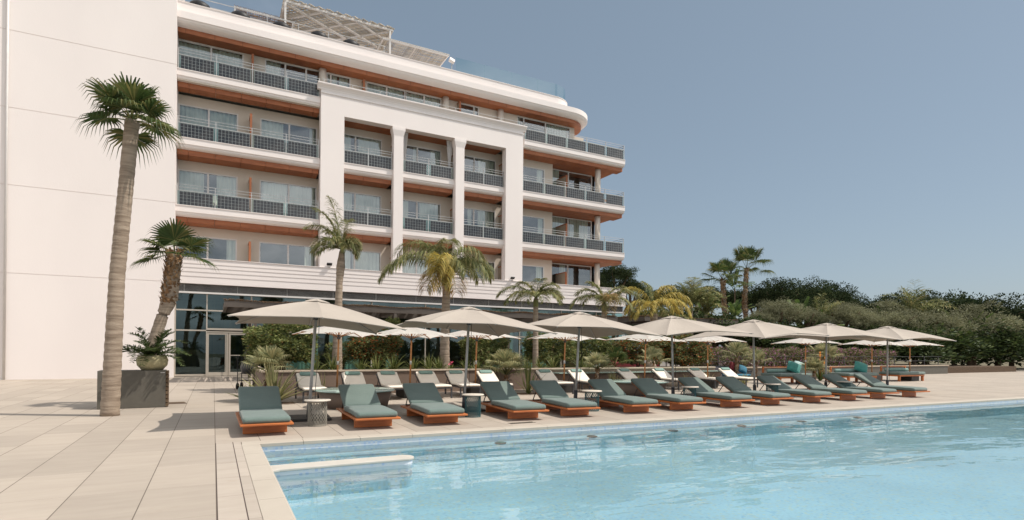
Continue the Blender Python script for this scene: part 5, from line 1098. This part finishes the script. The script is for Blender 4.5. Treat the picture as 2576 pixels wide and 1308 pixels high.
def cushion(name,lab,x,y,z,sz,mt,rx,rz,g):
    m=MB(); n=12; vs=[]
    for sgn in (1,-1):
        for i in range(n+1):
            for j in range(n+1):
                a=2*i/n-1; b=2*j/n-1; e=(max(0,1-a*a)*max(0,1-b*b))**.38; pin=1-.07*(1-abs(a))*0-.08*(abs(a)**2)*(1-abs(b)**2)*0; k=1-.06*(1-e); vs.append((a*sz*k,b*sz*k,sgn*(.115*e+.012*noise.noise(Vector((a*3,b*3,sgn+x)))*e)))
    N_=(n+1)**2; fs=[(o+i*(n+1)+j,o+(i+1)*(n+1)+j,o+(i+1)*(n+1)+j+1,o+i*(n+1)+j+1) for o in (0,N_) for i in range(n) for j in range(n)]
    m.add(vs,fs,True); o=m.build(name,mt); o.location=(x,y,z); o.rotation_euler=(R(rx),R(22),R(rz)); tag(o,lab,'cushion',g); return o
daybed(24.45,18.0,'teak daybed with green mattress and two cushions, left one of the pair',R(-4)); daybed(28.6,17.3,'teak daybed with green mattress partly cut by the right edge',R(-4)); daybed(33,17.3,'teak daybed past the right edge',R(-4))
cushion('cushion','bright teal square cushion on the left daybed',25.05,18.02,.76,.33,'teal',48,-42,'cushions on the daybeds'); cushion('cushion','pale aqua square cushion behind the teal one on the left daybed',25.6,18.1,.76,.33,'aqua',48,-50,'cushions on the daybeds'); cushion('cushion','teal square cushion on the daybed at the right edge',29.3,17.3,.76,.34,'teal',48,-42,'cushions on the daybeds')
# wicker shell seat
t=thing('shell_seat','curved grey wicker shell seat with a blue pad behind the twelfth white lounger','seat',(22.7,19.7,0)); m=MB(); n=26; vs=[]
for i in range(n+1):
    a=R(-20+220*i/n); hh=.55+.42*max(0,math.sin(a)*.3+math.cos(a-.6)*-.0+.5*(i/n)); 
    for q in range(5): z=.12+(hh-.12)*q/4; rr_=.85+.18*q/4; vs.append((rr_*math.cos(a)*1.15,rr_*math.sin(a)*.8,z))
for i in range(n+1):
    a=R(-20+220*i/n); hh=.55+.42*max(0,math.sin(a)*.3+.5*(i/n))
    for q in range(5): z=.12+(hh-.12)*q/4; rr_=.82+.18*q/4; vs.append((rr_*math.cos(a)*1.15,rr_*math.sin(a)*.8,z))
K=5*(n+1); fs=[(o+i*5+q,o+(i+1)*5+q,o+(i+1)*5+q+1,o+i*5+q+1) for o in (0,K) for i in range(n) for q in range(4)]+[(i*5+4,(i+1)*5+4,K+(i+1)*5+4,K+i*5+4) for i in range(n)]
m.add(vs,fs,True); m.build('wicker_shell','shell',t,auto=False); m=MB(); m.lathe([(0,.30),(.80,.30),(.86,.34),(.84,.40),(0,.42)],n=36,cap=False); m.build('seat_pad','blue',t); m=MB(); m.lathe([(0,0),(.5,0),(.8,.30),(0,.299)],n=30,cap=False); m.build('base','shell',t)
cushion('cushion','rust red cushion standing in the wicker shell seat',23.0,19.85,.72,.26,'red',70,-25,'cushions in the shell seat'); cushion('cushion','blue cushion lying in the wicker shell seat',23.5,19.75,.62,.24,'blue',45,-30,'cushions in the shell seat')
m=MB(); m.tube([(0,0,0),(.35,.02,.03),(.75,0,.02),(1.1,.03,0)],[.15,.2,.2,.13],14); o=m.build('stone_boulder','pot'); o.location=(17.0,18.15,.12); tag(o,'low sandy boulder beside the ledge between the tenth and eleventh white loungers','boulder'); o.data.materials[0]=M['capstone']
# left side: towel station box, potted cycad, trolley
t=thing('cladding_box','tall grey clad box with slatted wooden side at the left edge','box',(-1.7,16.9,0),rz=R(2)); m=MB(); m.box(-.75,.64,-.35,.35,.01,.92); m.build('body','boxgrey',t)
m=MB()
for k in range(9): m.box(.642,.70,-.34,.34,.02+k*.1,.10+k*.1)
m.build('wood_slats','bark',t); m=MB(); m.box(.53,.62,-.356,-.351,.86,.875); m.build('name_plate','alu',t)
t=thing('plant_pot','woven yellow pot holding a dark cycad behind the grey box','plant pot',(-1.32,15.8,.0)) if 0 else thing('plant_pot','woven yellow pot standing on the grey box at the left edge','plant pot',(-1.36,16.9,.925))
m=MB(); m.lathe([(0,0),(.23,0),(.33,.12),(.35,.25),(.31,.36),(.27,.37),(.25,.34),(0,.33)],n=32,cap=False); m.build('vessel','pot',t)
t=thing('cycad','dark green cycad growing from the woven pot','plant',(-1.36,16.9,1.26)); rnd=random.Random(6); ms=MB(); ml=MB()
for k in range(26): frond(ms,ml,Vector((0,0,0)),k*2.399,R(rnd.uniform(5,75)),rnd.uniform(.8,1.05),rnd.uniform(.8,1.5),.17,34,.05,rnd,.028,.012)
ms.build('frond_stems','cycad',t,auto=False); ml.build('fronds','cycad',t,auto=False)
t=thing('trolley','black wire luggage trolley with bags beside the entrance doors','trolley',(1.12,22.8,0),rz=R(-20)); m=MB()
for a in (-.28,.28):
    for b in (-.22,.22): m.bar((a,b,.22),(a,b,1.22),.022)
for zz in (.30,.55,1.0,1.2):
    m.bar((-.28,-.22,zz),(.28,-.22,zz),.016); m.bar((-.28,.22,zz),(.28,.22,zz),.016); m.bar((-.28,-.22,zz),(-.28,.22,zz),.016); m.bar((.28,-.22,zz),(.28,.22,zz),.016)
for k in range(8): m.bar((-.28+k*.08,-.22,.30),(-.28+k*.08,.22,.30),.008)
m.build('frame','black',t)
for a in (-.28,.28):
    for b in (-.22,.22):
        m=MB(); 
        m.tube([(a-.028,b,.115),(a-.024,b,.115),(a+.024,b,.115),(a+.028,b,.115)],[.09,.115,.115,.09],20); m.build('wheel','black',t)
m=MB(); v=shrub_mesh(3,3) ; m.lathe([(0,.56),(.2,.58),(.25,.8),(.2,1.0),(0,1.04)],n=18,cap=False); m.build('dark_bag','charcoal',t)
m=MB(); m.lathe([(0,1.05),(.17,1.1),(.2,1.25),(.12,1.42),(0,1.46)],(.05,.05,0),n=16,cap=False); m.build('rolled_cover','black',t)
m=MB(); m.add([(-.42,-.3,.003),(.42,-.3,.003),(.42,.3,.003),(-.42,.3,.003)],[(0,1,2,3)]); o=m.build('soil_patch','soil'); o.location=(1.55,16.55,.002); tag(o,kind='structure')
m=MB(); m.add([(-.5,-.4,.003),(.5,-.4,.003),(.5,.4,.003),(-.5,.4,.003)],[(0,1,2,3)]); o=m.build('soil_patch','soil'); o.location=(9.6,16.95,.002); tag(o,kind='structure')
m=MB(); m.add([(-.35,-.3,.003),(.25,-.3,.003),(.15,.3,.003),(-.35,.3,.003)],[(0,1,2,3)]); o=m.build('soil_patch','soil'); o.location=(-.85,17.7,.002); tag(o,kind='structure')
